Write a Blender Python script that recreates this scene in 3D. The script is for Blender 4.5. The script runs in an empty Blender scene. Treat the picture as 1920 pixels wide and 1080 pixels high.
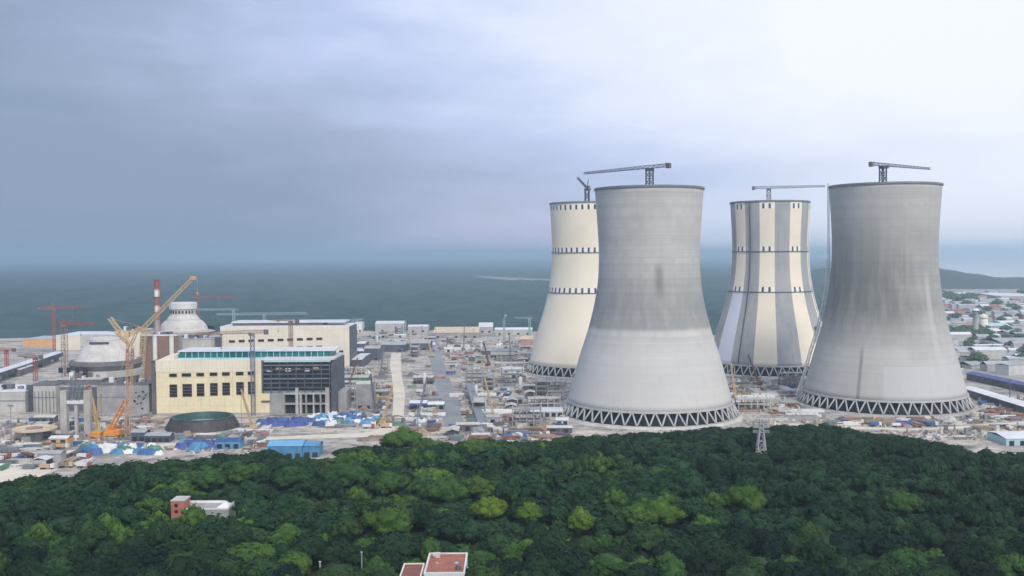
import bpy, math, random
import numpy as np
from mathutils import Vector, Matrix
random.seed(7)
RNG = np.random.default_rng(11)
sc = bpy.context.scene
COL = sc.collection
R = math.radians

# ------------------------------------------------------------------ camera
F = 1900.0                    # focal length in pixels of a 1920 wide frame
CH = 122.0                    # drone height
PITCH = math.atan(62 / F)
ROLL = 0.006
cam = bpy.data.cameras.new("camera")
cam.sensor_width = 36.0
cam.lens = 36.0 * F / 1920.0
cam.clip_start = 1.0
cam.clip_end = 90000.0
camo = bpy.data.objects.new("camera", cam)
COL.objects.link(camo)
_fw = Vector((0, math.cos(PITCH), -math.sin(PITCH)))
_r0 = Vector((1, 0, 0))
_u0 = _r0.cross(_fw)
_rt = _r0 * math.cos(ROLL) - _u0 * math.sin(ROLL)
_up = _u0 * math.cos(ROLL) + _r0 * math.sin(ROLL)
M = Matrix(((_rt.x, _up.x, -_fw.x, 0), (_rt.y, _up.y, -_fw.y, 0), (_rt.z, _up.z, -_fw.z, CH), (0, 0, 0, 1)))
camo.matrix_world = M
sc.camera = camo


def ray(px, py):
    return _fw + _rt * ((px - 960) / F) + _up * ((540 - py) / F)


def P(px, py, z=0.0):
    """ground point under a plan pixel"""
    d = ray(px, py)
    t = (z - CH) / d.z
    return Vector((d.x * t, d.y * t, z))


def at(px, py, Y):
    d = ray(px, py)
    t = Y / d.y
    return Vector((d.x * t, Y, CH + d.z * t))


def proj(x, y, z):
    v = Vector((x, y, z - CH))
    d = v.dot(_fw)
    return 960 + F * v.dot(_rt) / d, 540 - F * v.dot(_up) / d


# ------------------------------------------------------------------ light
SUN_EL, SUN_AZ = R(40), R(162)         # azimuth clockwise from +Y: behind and to the right of the camera
sc.view_settings.view_transform = 'Standard'
sc.view_settings.look = 'None'
sc.view_settings.exposure = 0.42
sc.view_settings.gamma = 1.0
sun = bpy.data.lights.new("sun", 'SUN')
sun.energy = 1.5
sun.angle = R(14)
sun.color = (1.0, 0.93, 0.82)
suno = bpy.data.objects.new("sun", sun)
COL.objects.link(suno)
_sd = Vector((math.sin(SUN_AZ) * math.cos(SUN_EL), math.cos(SUN_AZ) * math.cos(SUN_EL), math.sin(SUN_EL)))
suno.rotation_euler = _sd.to_track_quat('Z', 'Y').to_euler()
suno.location = (0, -50, 400)

w = bpy.data.worlds.new("World")
sc.world = w
w.use_nodes = True
wn = w.node_tree
for n in list(wn.nodes):
    wn.nodes.remove(n)


class NT:
    """short node helper"""
    def __init__(s, tree): s.t = tree
    def n(s, kind, **kw):
        nd = s.t.nodes.new(kind)
        for k, v in kw.items(): setattr(nd, k, v)
        return nd
    def l(s, a, b): s.t.links.new(a, b)
    def _set(s, sock, v):
        if isinstance(v, (int, float)): sock.default_value = v
        elif isinstance(v, (tuple, list)):
            sock.default_value = tuple(v) if len(sock.default_value) == len(v) else tuple(v) + (1,)
        else: s.l(v, sock)
    def math(s, op, a, b=None, c=None, clamp=False):
        nd = s.n('ShaderNodeMath', operation=op, use_clamp=clamp)
        s._set(nd.inputs[0], a)
        if b is not None: s._set(nd.inputs[1], b)
        if c is not None: s._set(nd.inputs[2], c)
        return nd.outputs[0]
    def mix(s, f, a, b, mode='MIX'):
        nd = s.n('ShaderNodeMix', data_type='RGBA', blend_type=mode)
        s._set(nd.inputs[0], f); s._set(nd.inputs[6], a); s._set(nd.inputs[7], b)
        return nd.outputs[2]
    def noise(s, vec, scale, detail=4, rough=0.55, dist=0.0):
        nd = s.n('ShaderNodeTexNoise')
        nd.inputs['Scale'].default_value = scale; nd.inputs['Detail'].default_value = detail
        nd.inputs['Roughness'].default_value = rough; nd.inputs['Distortion'].default_value = dist
        if vec is not None: s.l(vec, nd.inputs['Vector'])
        return nd.outputs[0]
    def mapv(s, vec, scale=(1, 1, 1), loc=(0, 0, 0), rot=(0, 0, 0)):
        nd = s.n('ShaderNodeMapping')
        nd.inputs['Scale'].default_value = scale; nd.inputs['Location'].default_value = loc; nd.inputs['Rotation'].default_value = rot
        s.l(vec, nd.inputs['Vector']); return nd.outputs[0]
    def ss(s, v, a, b, lo=0.0, hi=1.0):
        nd = s.n('ShaderNodeMapRange', interpolation_type='SMOOTHSTEP')
        s._set(nd.inputs[0], v)
        for i, q in enumerate((a, b, lo, hi)): nd.inputs[i + 1].default_value = q
        return nd.outputs[0]
    def ramp(s, f, stops):
        nd = s.n('ShaderNodeValToRGB')
        e = nd.color_ramp.elements
        while len(e) < len(stops): e.new(0.5)
        for i, (p, c) in enumerate(stops):
            e[i].position = p; e[i].color = tuple(c) + (1,)
        s._set(nd.inputs[0], f); return nd.outputs[0]


W = NT(wn)
SKY_K = 0.1
tc = W.n('ShaderNodeTexCoord')
sep = W.n('ShaderNodeSeparateXYZ'); W.l(tc.outputs['Generated'], sep.inputs[0])
skyt = W.n('ShaderNodeTexSky', sky_type='NISHITA', sun_disc=False)
skyt.sun_elevation = SUN_EL; skyt.sun_rotation = SUN_AZ
skyt.air_density = 1.5; skyt.dust_density = 3.0
dirv = tc.outputs['Generated']
big = W.noise(W.mapv(dirv, (1.0, 1.0, 3.2), (3.1, 0.4, 0.2)), 2.6, 4, 0.5, 0.4)
fine = W.noise(W.mapv(dirv, (1.0, 1.0, 3.6), (0.6, 1.7, 0.0)), 8.0, 5, 0.55, 0.3)
# the cloud deck is thin (bright) to the right and overhead, thick (blue grey) low on the left
az = W.math('MULTIPLY', sep.outputs[0], 1.35)
azc = W.math('MINIMUM', az, 0.60)
el = W.ss(sep.outputs[2], 0.06, 0.26, 0.0, 0.36)
f = W.math('ADD', W.math('ADD', azc, el), 0.35)
f = W.math('ADD', f, W.ss(sep.outputs[1], 0.55, -0.35, 0.0, 0.52))      # sky brightened behind the camera, out of view, added as fill light
f = W.math('ADD', f, W.math('MULTIPLY', W.math('SUBTRACT', big, 0.5), 0.62))
f = W.math('ADD', f, W.math('MULTIPLY', W.math('SUBTRACT', fine, 0.5), 0.34), clamp=True)
cloud = W.ramp(f, [(0.0, (0.205, 0.265, 0.385)), (0.26, (0.285, 0.345, 0.50)), (0.50, (0.42, 0.49, 0.70)), (0.72, (0.60, 0.65, 0.81)), (1.0, (0.74, 0.765, 0.84))])
f2 = W.math('MULTIPLY', W.ss(sep.outputs[0], 0.08, 0.42), W.ss(sep.outputs[2], 0.16, 0.02))
cloud = W.mix(W.math('MULTIPLY', f2, 0.6), cloud, (0.72, 0.76, 0.84))          # bright haze low on the right
glow = W.math('MULTIPLY', W.ss(W.math('ABSOLUTE', W.math('SUBTRACT', sep.outputs[0], 0.0)), 0.17, 0.02), W.ss(sep.outputs[2], 0.085, 0.015))
cloud = W.mix(W.math('MULTIPLY', glow, 0.42), cloud, (0.50, 0.45, 0.56))       # warmer break low in the cloud
cloud10 = W.mix(1.0, cloud, (1 / SKY_K, 1 / SKY_K, 1 / SKY_K), 'MULTIPLY')
skyc = W.mix(0.93, skyt.outputs[0], cloud10)
bg = W.n('ShaderNodeBackground'); bg.inputs[1].default_value = SKY_K
W.l(skyc, bg.inputs[0])
wo = W.n('ShaderNodeOutputWorld'); W.l(bg.outputs[0], wo.inputs[0])

sc.cycles.use_denoising = True
sc.cycles.max_bounces = 6
sc.cycles.diffuse_bounces = 3
sc.cycles.volume_bounces = 1

# ------------------------------------------------------------------ materials
MATS = {}


def new_mat(name):
    m = bpy.data.materials.new(name); m.use_nodes = True
    t = NT(m.node_tree)
    b = m.node_tree.nodes['Principled BSDF']
    MATS[name] = m
    return m, t, b


def plain(name, c, rough=0.8, scale=0.15, amp=0.25, streak=0.0, metal=0.0, rnd=0.0):
    """painted / concrete / metal surface with weathering"""
    m, t, b = new_mat(name)
    co = t.n('ShaderNodeTexCoord').outputs['Object']
    a = t.noise(co, scale, 5, 0.6)
    g = t.noise(co, scale * 7, 3, 0.6)
    v = t.math('ADD', t.math('MULTIPLY', a, 0.65), t.math('MULTIPLY', g, 0.35))
    lo = tuple(x * (1 - amp) for x in c); hi = tuple(min(0.9, x * (1 + amp * 0.8)) for x in c)
    colr = t.mix(t.ss(v, 0.33, 0.67), lo, hi)
    if streak:
        s = t.noise(t.mapv(co, (1, 1, 0.06)), 0.55, 4, 0.6)
        colr = t.mix(t.ss(s, 0.5, 0.75, 0, streak), colr, tuple(x * 0.55 for x in c))
    if rnd:
        oi = t.n('ShaderNodeObjectInfo').outputs['Random']
        colr = t.mix(1.0, colr, t.ramp(oi, [(0, (1 - rnd,) * 3), (1, (1 + rnd * 0.6,) * 3)]), 'MULTIPLY')
    t.l(colr, b.inputs['Base Color'])
    b.inputs['Roughness'].default_value = rough
    b.inputs['Metallic'].default_value = metal
    return m


plain('white_paint', (0.74, 0.75, 0.76), 0.6, 0.1, 0.12, 0.2, rnd=.12)
plain('white_roof', (0.70, 0.72, 0.76), 0.5, 0.08, 0.12, rnd=.12)
plain('grey_roof', (0.38, 0.40, 0.43), 0.6, 0.1, 0.2, rnd=.25)
plain('pale_concrete', (0.50, 0.49, 0.47), 0.9, 0.12, 0.2, 0.3, rnd=.2)
plain('grey_concrete', (0.36, 0.36, 0.37), 0.9, 0.1, 0.25, 0.45, rnd=.15)
plain('dark_concrete', (0.15, 0.15, 0.16), 0.9, 0.1, 0.3, 0.3)
plain('leg_concrete', (0.46, 0.47, 0.48), 0.9, 0.3, 0.15)
plain('dark_void', (0.025, 0.03, 0.04), 0.8, 0.2, 0.4)
plain('yellow_cladding', (0.83, 0.74, 0.50), 0.65, 0.08, 0.09, 0.3)
plain('cream_cladding', (0.79, 0.73, 0.62), 0.65, 0.06, 0.06, 0.12)
plain('pale_cream', (0.83, 0.77, 0.62), 0.65, 0.06, 0.06, 0.1)
plain('teal_glazing', (0.02, 0.16, 0.17), 0.25, 0.15, 0.5)
plain('cyan_trim', (0.42, 0.62, 0.66), 0.5, 0.1, 0.12)
plain('window_glass', (0.02, 0.018, 0.025), 0.2, 0.3, 0.4)
plain('louvre', (0.13, 0.10, 0.10), 0.6, 0.3, 0.2)
plain('slate_steel', (0.085, 0.095, 0.125), 0.55, 0.12, 0.45)
plain('slate_glass', (0.035, 0.042, 0.058), 0.25, 0.12, 0.5)
plain('grey_steel', (0.22, 0.24, 0.27), 0.5, 0.3, 0.25, metal=0.2)
plain('blue_grey_steel', (0.10, 0.12, 0.16), 0.5, 0.3, 0.2, metal=0.2)
plain('pale_teal_steel', (0.30, 0.42, 0.45), 0.5, 0.3, 0.2)
plain('red_steel', (0.36, 0.10, 0.09), 0.5, 0.3, 0.2)
plain('brown_steel', (0.26, 0.17, 0.13), 0.6, 0.3, 0.2)
plain('yellow_steel', (0.60, 0.46, 0.26), 0.5, 0.3, 0.15)
plain('tan_steel', (0.58, 0.37, 0.24), 0.5, 0.3, 0.2)
plain('orange_steel', (0.72, 0.30, 0.06), 0.5, 0.3, 0.2)
plain('orange_cladding', (0.72, 0.40, 0.16), 0.6, 0.05, 0.18)
plain('blue_tarp', (0.05, 0.13, 0.33), 0.6, 0.25, 0.5, rnd=.3)
plain('bright_blue', (0.09, 0.27, 0.47), 0.5, 0.2, 0.35, rnd=.25)
plain('indigo_tarp', (0.07, 0.10, 0.33), 0.6, 0.2, 0.5, rnd=.25)
plain('light_blue_roof', (0.16, 0.42, 0.68), 0.5, 0.15, 0.12)
plain('green_net', (0.12, 0.26, 0.17), 0.8, 0.2, 0.35, rnd=.3)
plain('rust', (0.25, 0.14, 0.115), 0.8, 0.2, 0.4, rnd=.3)
plain('pinkish', (0.42, 0.26, 0.24), 0.8, 0.2, 0.3, rnd=.2)
plain('timber', (0.38, 0.30, 0.22), 0.9, 0.3, 0.3, rnd=.3)
plain('dome_shell', (0.58, 0.565, 0.545), 0.8, 0.12, 0.16, 0.35)
plain('tan_disc', (0.60, 0.49, 0.36), 0.8, 0.15, 0.2)
plain('dark_steel_ring', (0.060, 0.052, 0.060), 0.6, 0.2, 0.4)
plain('ring_floor', (0.03, 0.085, 0.085), 0.6, 0.1, 0.5)
plain('soil_brown', (0.27, 0.22, 0.18), 1.0, 0.1, 0.4, rnd=.2)
plain('terracotta', (0.34, 0.125, 0.085), 0.8, 0.25, 0.25)
plain('terracotta_dark', (0.23, 0.09, 0.07), 0.8, 0.25, 0.3)
plain('pink_wall', (0.46, 0.17, 0.13), 0.8, 0.2, 0.25)
plain('tyre', (0.02, 0.02, 0.02), 0.9, 0.5, 0.2)
plain('bark', (0.10, 0.075, 0.055), 0.95, 0.5, 0.3)
plain('road_sand', (0.66, 0.60, 0.50), 1.0, 0.03, 0.14)
plain('road_asphalt', (0.26, 0.27, 0.29), 0.95, 0.03, 0.2)
plain('town_wall', (0.50, 0.50, 0.50), 0.8, 0.1, 0.15, rnd=.25)


for nm_ in ('yellow_cladding', 'cream_cladding', 'pale_cream'):
    m = MATS[nm_]; t = NT(m.node_tree); b = m.node_tree.nodes['Principled BSDF']
    src = b.inputs['Base Color'].links[0].from_socket
    sx = t.n('ShaderNodeSeparateXYZ'); t.l(t.n('ShaderNodeTexCoord').outputs['Object'], sx.inputs[0])
    cell_ = t.n('ShaderNodeTexWhiteNoise', noise_dimensions='2D'); cb = t.n('ShaderNodeCombineXYZ')
    t.l(t.math('FLOOR', t.math('DIVIDE', sx.outputs[0], 6.0)), cb.inputs[0]); t.l(t.math('FLOOR', t.math('DIVIDE', sx.outputs[2], 7.2)), cb.inputs[1]); t.l(cb.outputs[0], cell_.inputs['Vector'])
    seam = t.math('MAXIMUM', t.math('LESS_THAN', t.math('FRACT', t.math('DIVIDE', sx.outputs[0], 6.0)), 0.05), t.math('LESS_THAN', t.math('FRACT', t.math('DIVIDE', sx.outputs[2], 7.2)), 0.04))
    c_ = t.mix(t.math('MULTIPLY', cell_.outputs['Value'], 0.10), src, (0.5, 0.45, 0.36))
    c_ = t.mix(t.math('MULTIPLY', seam, 0.28), c_, (0.35, 0.31, 0.25))
    t.l(c_, b.inputs['Base Color'])


def site_material():
    m, t, b = new_mat('site_soil')
    co = t.n('ShaderNodeTexCoord').outputs['Object']
    a = t.noise(t.mapv(co, (1, .6, 1)), 0.014, 6, 0.62, 0.6)
    g = t.noise(t.mapv(co, (.30, .8, 1), rot=(0, 0, 0.1)), 0.075, 7, 0.72, 0.9)
    h = t.noise(t.mapv(co, (.6, .35, 1)), 0.30, 5, 0.7)
    c1 = t.ramp(a, [(0.3, (0.27, 0.26, 0.255)), (0.46, (0.40, 0.37, 0.345)), (0.6, (0.52, 0.47, 0.41)), (0.78, (0.36, 0.345, 0.33))])
    c2 = t.mix(t.ss(g, 0.49, 0.60), c1, (0.15, 0.142, 0.14))
    c3 = t.mix(t.ss(g, 0.45, 0.34), c2, (0.66, 0.61, 0.54))
    c4 = t.mix(t.math('MULTIPLY', t.ss(h, 0.5, 0.66), 0.7), c3, (0.17, 0.155, 0.15))
    c4 = t.mix(t.math('MULTIPLY', t.ss(h, 0.44, 0.32), 0.6), c4, (0.62, 0.58, 0.53))
    t.l(c4, b.inputs['Base Color']); b.inputs['Roughness'].default_value = 1.0
    return m


def grass_material(name, cols, s1=0.004, s2=0.03):
    m, t, b = new_mat(name)
    co = t.n('ShaderNodeTexCoord').outputs['Object']
    a = t.noise(t.mapv(co, (1, .4, 1)), s1, 6, 0.62, 0.5)
    g = t.noise(co, s2, 5, 0.65)
    v = t.math('ADD', t.math('MULTIPLY', a, 0.6), t.math('MULTIPLY', g, 0.4))
    t.l(t.ramp(v, [(0.32, cols[0]), (0.5, cols[1]), (0.68, cols[2])]), b.inputs['Base Color'])
    b.inputs['Roughness'].default_value = 1.0
    return m


site_material()
grass_material('plain_haze_tint', [(0.012, 0.046, 0.052), (0.024, 0.066, 0.070), (0.044, 0.092, 0.088)], 0.0012, 0.006)  # distance haze painted into the plain's colour as blue-teal
grass_material('forest_floor', [(0.025, 0.035, 0.02), (0.05, 0.055, 0.03), (0.09, 0.075, 0.05)], 0.02, 0.2)
grass_material('far_canopy_haze_tint', [(0.012, 0.044, 0.050), (0.024, 0.066, 0.070), (0.042, 0.090, 0.086)], 0.0022, 0.012)  # blue of the haze is mixed into the canopy colour
grass_material('town_ground', [(0.16, 0.18, 0.17), (0.28, 0.28, 0.28), (0.40, 0.39, 0.39)], 0.006, 0.05)
grass_material('hill_haze_tint', [(0.035, 0.055, 0.055), (0.05, 0.075, 0.07), (0.065, 0.09, 0.085)], 0.004, 0.03)  # bluish haze tint put into the hill's colour
_m, _t, _b = new_mat('pale_haze_water')
_b.inputs['Base Color'].default_value = (0.40, 0.41, 0.40, 1)  # pale colour stands in for bright haze
_b.inputs['Roughness'].default_value = 0.12
_m, _t, _b = new_mat('water_teal')
_b.inputs['Base Color'].default_value = (0.02, 0.06, 0.07, 1)
_b.inputs['Roughness'].default_value = 0.2
plain('sandbar', (0.27, 0.28, 0.27), 1.0, 0.01, 0.15)


def foliage(name, dark, mid, light, attr=False):
    m, t, b = new_mat(name)
    co = t.n('ShaderNodeTexCoord').outputs['Object']
    a = t.noise(co, 0.35, 4, 0.65)
    g = t.noise(co, 1.6, 3, 0.6)
    v = t.math('ADD', t.math('MULTIPLY', a, 0.6), t.math('MULTIPLY', g, 0.4))
    c = t.ramp(v, [(0.34, dark), (0.5, mid), (0.66, light)])
    if attr:
        at_ = t.n('ShaderNodeAttribute', attribute_name='leaf_tint').outputs['Color']
        c = t.mix(1.0, c, at_, 'MULTIPLY')
    else:
        oi = t.n('ShaderNodeObjectInfo').outputs['Random']
        c = t.mix(1.0, c, t.ramp(oi, [(0, (.6, .68, .8)), (.35, (.85, .92, 1.0)), (.7, (1.15, 1.08, .95)), (1, (1.5, 1.3, 1.0))]), 'MULTIPLY')
    t.l(c, b.inputs['Base Color'])
    b.inputs['Roughness'].default_value = 0.9
    b.inputs['Specular IOR Level'].default_value = 0.15
    return m


foliage('leaf_dark', (0.012, 0.034, 0.015), (0.022, 0.054, 0.022), (0.044, 0.084, 0.028))
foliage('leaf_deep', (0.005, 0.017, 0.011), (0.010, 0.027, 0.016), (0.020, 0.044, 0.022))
foliage('leaf_stuff', (0.012, 0.034, 0.015), (0.021, 0.052, 0.022), (0.042, 0.081, 0.029), True)
foliage('leaf_mid', (0.025, 0.066, 0.018), (0.044, 0.102, 0.026), (0.070, 0.135, 0.034))
foliage('leaf_bright', (0.050, 0.105, 0.016), (0.085, 0.155, 0.022), (0.14, 0.22, 0.032))


def tower_material(kind):
    """cooling tower shell; U of the map is the angle round the tower / 360, V is the height in metres"""
    m, t, b = new_mat('shell_' + kind)
    uv = t.n('ShaderNodeUVMap').outputs[0]
    s = t.n('ShaderNodeSeparateXYZ'); t.l(uv, s.inputs[0])
    u, v = t.math('SUBTRACT', 1.0, s.outputs[0]), s.outputs[1]
    co = t.n('ShaderNodeTexCoord').outputs['Object']
    lump = t.noise(co, 0.035, 5, 0.55)
    streak = t.noise(t.mapv(co, (1, 1, 0.035)), 0.22, 4, 0.6)
    lift = t.noise(t.mapv(co, (0.004, 0.004, 1)), 0.16, 3, 0.7)       # casting lifts
    if kind in ('plain', 'stained'):
        base = t.mix(t.ss(lump, 0.35, 0.65), (0.555, 0.55, 0.535), (0.62, 0.615, 0.60))
        base = t.mix(t.ss(lift, 0.42, 0.6, 0, 0.30), base, (0.38, 0.39, 0.40))
        # formwork panels: every lift and bay cast a little lighter or darker
        wn_ = t.n('ShaderNodeTexWhiteNoise', noise_dimensions='2D')
        cmb = t.n('ShaderNodeCombineXYZ')
        t.l(t.math('FLOOR', t.math('MULTIPLY', u, 60.0)), cmb.inputs[0]); t.l(t.math('FLOOR', t.math('DIVIDE', v, 5.2)), cmb.inputs[1]); t.l(cmb.outputs[0], wn_.inputs['Vector'])
        base = t.mix(t.math('MULTIPLY', wn_.outputs['Value'], 0.22), base, (0.38, 0.378, 0.37))
        wl = t.n('ShaderNodeTexWhiteNoise', noise_dimensions='1D'); t.l(t.math('FLOOR', t.math('DIVIDE', v, 5.2)), wl.inputs['W'])
        base = t.mix(t.math('MULTIPLY', wl.outputs['Value'], 0.24), base, (0.37, 0.37, 0.365))
        # casting lifts, a thin joint every 5.2 m
        fr = t.math('FRACT', t.math('DIVIDE', v, 5.2))
        base = t.mix(t.math('MULTIPLY', t.math('LESS_THAN', fr, 0.06), 0.18), base, (0.28, 0.29, 0.30))
        if kind == 'plain':
            soot = t.math('MULTIPLY', t.ss(v, 65.0, 69.5), t.ss(v, 126, 84))
            edge = t.math('MULTIPLY', soot, t.ss(streak, 0.25, 0.62, 0.65, 1.0))
            base = t.mix(t.math('MULTIPLY', edge, 0.75), base, (0.23, 0.24, 0.245))
            base = t.mix(t.math('MULTIPLY', t.ss(v, 62, 50), 0.55), base, (0.61, 0.605, 0.60))
            # dark run-off below a leaking joint
            du = t.math('ABSOLUTE', t.math('SUBTRACT', u, 0.53))
            run = t.math('MULTIPLY', t.ss(du, 0.022, 0.002), t.math('MULTIPLY', t.ss(v, 118, 108), t.ss(v, 84, 100)))
            base = t.mix(t.math('MULTIPLY', run, 0.55), base, (0.14, 0.14, 0.14))
        else:
            soot = t.math('MULTIPLY', t.ss(v, 36, 84), t.ss(v, 170, 96))
            edge = t.math('MULTIPLY', soot, t.ss(streak, 0.25, 0.65, 0.65, 1.0))
            base = t.mix(0.24, base, (0.34, 0.34, 0.325))
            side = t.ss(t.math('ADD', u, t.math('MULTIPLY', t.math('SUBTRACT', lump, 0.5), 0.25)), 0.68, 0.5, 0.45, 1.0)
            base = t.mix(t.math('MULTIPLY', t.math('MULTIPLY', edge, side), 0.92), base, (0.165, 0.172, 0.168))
            # pale wash streak, long dark crack, and one freshly rubbed panel
            du = t.math('ABSOLUTE', t.math('SUBTRACT', u, 0.632))
            base = t.mix(t.math('MULTIPLY', t.math('MULTIPLY', t.ss(du, 0.014, 0.004), t.ss(v, 112, 98)), 0.55), base, (0.52, 0.525, 0.53))
            du2 = t.math('ABSOLUTE', t.math('SUBTRACT', u, 0.452))
            base = t.mix(t.math('MULTIPLY', t.math('MULTIPLY', t.ss(du2, 0.005, 0.002), t.ss(v, 58, 40)), 0.6), base, (0.17, 0.17, 0.18))
            pu = t.math('MULTIPLY', t.math('GREATER_THAN', u, 0.50), t.math('LESS_THAN', u, 0.76))
            base = t.mix(t.math('MULTIPLY', t.math('MULTIPLY', pu, t.math('LESS_THAN', v, 36.5)), 0.85), base, (0.52, 0.525, 0.54))
        base = t.mix(t.ss(streak, 0.52, 0.78, 0, 0.18), base, (0.30, 0.305, 0.31))
        t.l(base, b.inputs['Base Color'])
    else:
        cream = t.mix(t.ss(lump, 0.35, 0.65), (0.80, 0.73, 0.60), (0.85, 0.785, 0.655))
        con = t.mix(t.ss(lump, 0.35, 0.65), (0.34, 0.35, 0.37), (0.40, 0.41, 0.42))
        con = t.mix(t.ss(streak, 0.45, 0.72, 0, 0.5), con, (0.23, 0.235, 0.25))
        if kind == 'striped':
            ph = t.math('FRACT', t.math('ADD', t.math('MULTIPLY', u, 8.0), 0.325))   # 8 painted stripes
            painted = t.math('LESS_THAN', ph, 0.485)
            # one stripe still in its white undercoat below the middle gallery
            und = t.math('MULTIPLY', t.math('MULTIPLY', t.math('GREATER_THAN', u, 0.335), t.math('LESS_THAN', u, 0.412)), t.math('LESS_THAN', v, 86))
            cream = t.mix(und, cream, (0.66, 0.69, 0.80))
        else:
            painted = None
        # painted battlement band above each gallery: white blocks, dark gaps
        ph0 = t.math('FRACT', t.math('ADD', t.math('MULTIPLY', u, 8.0), 0.325))
        a = t.math('FRACT', t.math('ADD', t.math('MULTIPLY', ph0, 5.0), 0.55))
        slot = t.math('LESS_THAN', a, 0.34)
        bands = None
        for h in (169.6, 126.6, 86.0):
            q = t.math('MULTIPLY', t.math('GREATER_THAN', v, h - 2.6), t.math('LESS_THAN', v, h + 2.4))
            bands = q if bands is None else t.math('ADD', bands, q)
        band_c = t.mix(slot, (0.84, 0.83, 0.80), (0.07, 0.06, 0.065))
        c = t.mix(bands, cream, band_c)
        if painted is not None:
            c = t.mix(painted, con, c)
        t.l(c, b.inputs['Base Color'])
    b.inputs['Roughness'].default_value = 0.9
    return m


for k in ('plain', 'stained', 'striped', 'cream'):
    tower_material(k)

# ------------------------------------------------------------------ mesh helpers


class MB:
    def __init__(s): s.v = []; s.f = []
    def add(s, vs, fs):
        o = len(s.v); s.v += [tuple(p) for p in vs]; s.f += [tuple(i + o for i in q) for q in fs]; return s
    def box(s, cx, cy, z0, sx, sy, sz, rot=0.0):
        c, n = math.cos(rot), math.sin(rot)
        p = []
        for z in (z0, z0 + sz):
            for dx, dy in ((-1, -1), (1, -1), (1, 1), (-1, 1)):
                x, y = dx * sx / 2, dy * sy / 2
                p.append((cx + x * c - y * n, cy + x * n + y * c, z))
        return s.add(p, [(3, 2, 1, 0), (4, 5, 6, 7), (0, 1, 5, 4), (1, 2, 6, 5), (2, 3, 7, 6), (3, 0, 4, 7)])
    def span(s, x0, x1, y0, y1, z0, z1):
        return s.box((x0 + x1) / 2, (y0 + y1) / 2, z0, abs(x1 - x0), abs(y1 - y0), z1 - z0)
    def tube(s, p, q, r, r2=None, n=5, caps=True):
        p, q = Vector(p), Vector(q); r2 = r if r2 is None else r2
        d = (q - p).normalized()
        a = d.orthogonal().normalized(); b = d.cross(a)
        vs = [p + (a * math.cos(i * 2 * math.pi / n) + b * math.sin(i * 2 * math.pi / n)) * r for i in range(n)]
        vs += [q + (a * math.cos(i * 2 * math.pi / n) + b * math.sin(i * 2 * math.pi / n)) * r2 for i in range(n)]
        fs = [(i, (i + 1) % n, n + (i + 1) % n, n + i) for i in range(n)]
        if caps: fs += [tuple(range(n - 1, -1, -1)), tuple(range(n, 2 * n))]
        return s.add(vs, fs)
    def lathe(s, prof, n=48, cx=0, cy=0, a0=0.0, a1=2 * math.pi, close=True):
        full = abs(a1 - a0 - 2 * math.pi) < 1e-6
        m = n if full else n + 1
        vs = []
        for r, z in prof:
            for i in range(m):
                a = a0 + (a1 - a0) * i / n
                vs.append((cx + r * math.sin(a), cy + r * math.cos(a), z))
        fs = []
        for k in range(len(prof) - 1):
            for i in range(n):
                j = (i + 1) % m
                fs.append((k * m + i, k * m + j, (k + 1) * m + j, (k + 1) * m + i))
        if close and full:
            if prof[0][0] > 1e-6: fs.append(tuple(range(m)))
            if prof[-1][0] > 1e-6: fs.append(tuple(range((len(prof) - 1) * m, len(prof) * m))[::-1])
        return s.add(vs, fs)
    def gable(s, x0, x1, y0, y1, z0, h, ov=0.4, th=0.25):
        """pitched roof, ridge along x, as a thick shell"""
        ym = (y0 + y1) / 2
        vs = []
        for x in (x0 - ov, x1 + ov):
            vs += [(x, y0 - ov, z0), (x, ym, z0 + h), (x, y1 + ov, z0), (x, y1 + ov, z0 + th), (x, ym, z0 + h + th), (x, y0 - ov, z0 + th)]
        fs = [(i, (i + 1) % 6, 6 + (i + 1) % 6, 6 + i) for i in range(6)] + [(5, 4, 3, 2, 1, 0), (6, 7, 8, 9, 10, 11)]
        return s.add(vs, fs)
    def truss(s, p, q, wdt, seg, r, up=(0, 0, 1), w2=None, tri=False):
        """lattice boom from p to q"""
        p, q = Vector(p), Vector(q); d = (q - p); L = d.length; d.normalize()
        u = Vector(up); a = d.cross(u)
        if a.length < 1e-3: a = Vector((1, 0, 0))
        a.normalize(); b = a.cross(d).normalized()
        w2 = wdt if w2 is None else w2
        cs = [(-1, -1), (1, -1), (1, 1), (-1, 1)] if not tri else [(-1, -1), (1, -1), (0, 1)]
        n = max(2, int(L / seg))
        def pt(k, c):
            h = (wdt + (w2 - wdt) * k / n) / 2
            return p + d * (L * k / n) + a * (c[0] * h) + b * (c[1] * h)
        for c in cs: s.tube(pt(0, c), pt(n, c), r, n=4)
        for k in range(n):
            for i in range(len(cs)):
                j = (i + 1) % len(cs)
                if k % 2: s.tube(pt(k, cs[i]), pt(k + 1, cs[j]), r * 0.6, n=3, caps=False)
                else: s.tube(pt(k, cs[j]), pt(k + 1, cs[i]), r * 0.6, n=3, caps=False)
                s.tube(pt(k, cs[i]), pt(k, cs[j]), r * 0.6, n=3, caps=False)
        return s
    def mesh(s, name, mat, smooth=False):
        me = bpy.data.meshes.new(name)
        me.from_pydata(s.v, [], s.f); me.update()
        me.materials.append(MATS[mat])
        if smooth: me.polygons.foreach_set('use_smooth', [True] * len(me.polygons))
        return me
    def build(s, name, mat, parent=None, smooth=False, loc=None, rotz=0.0):
        o = bpy.data.objects.new(name, s.mesh(name, mat, smooth)); COL.objects.link(o)
        if parent: o.parent = parent
        if loc is not None: o.location = loc
        if rotz: o.rotation_euler.z = rotz
        return o


def tag(o, label, cat, group=None, kind=None):
    if kind: o['kind'] = kind
    if label: o['label'] = label
    if cat: o['category'] = cat
    if group: o['group'] = group
    return o


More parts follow.
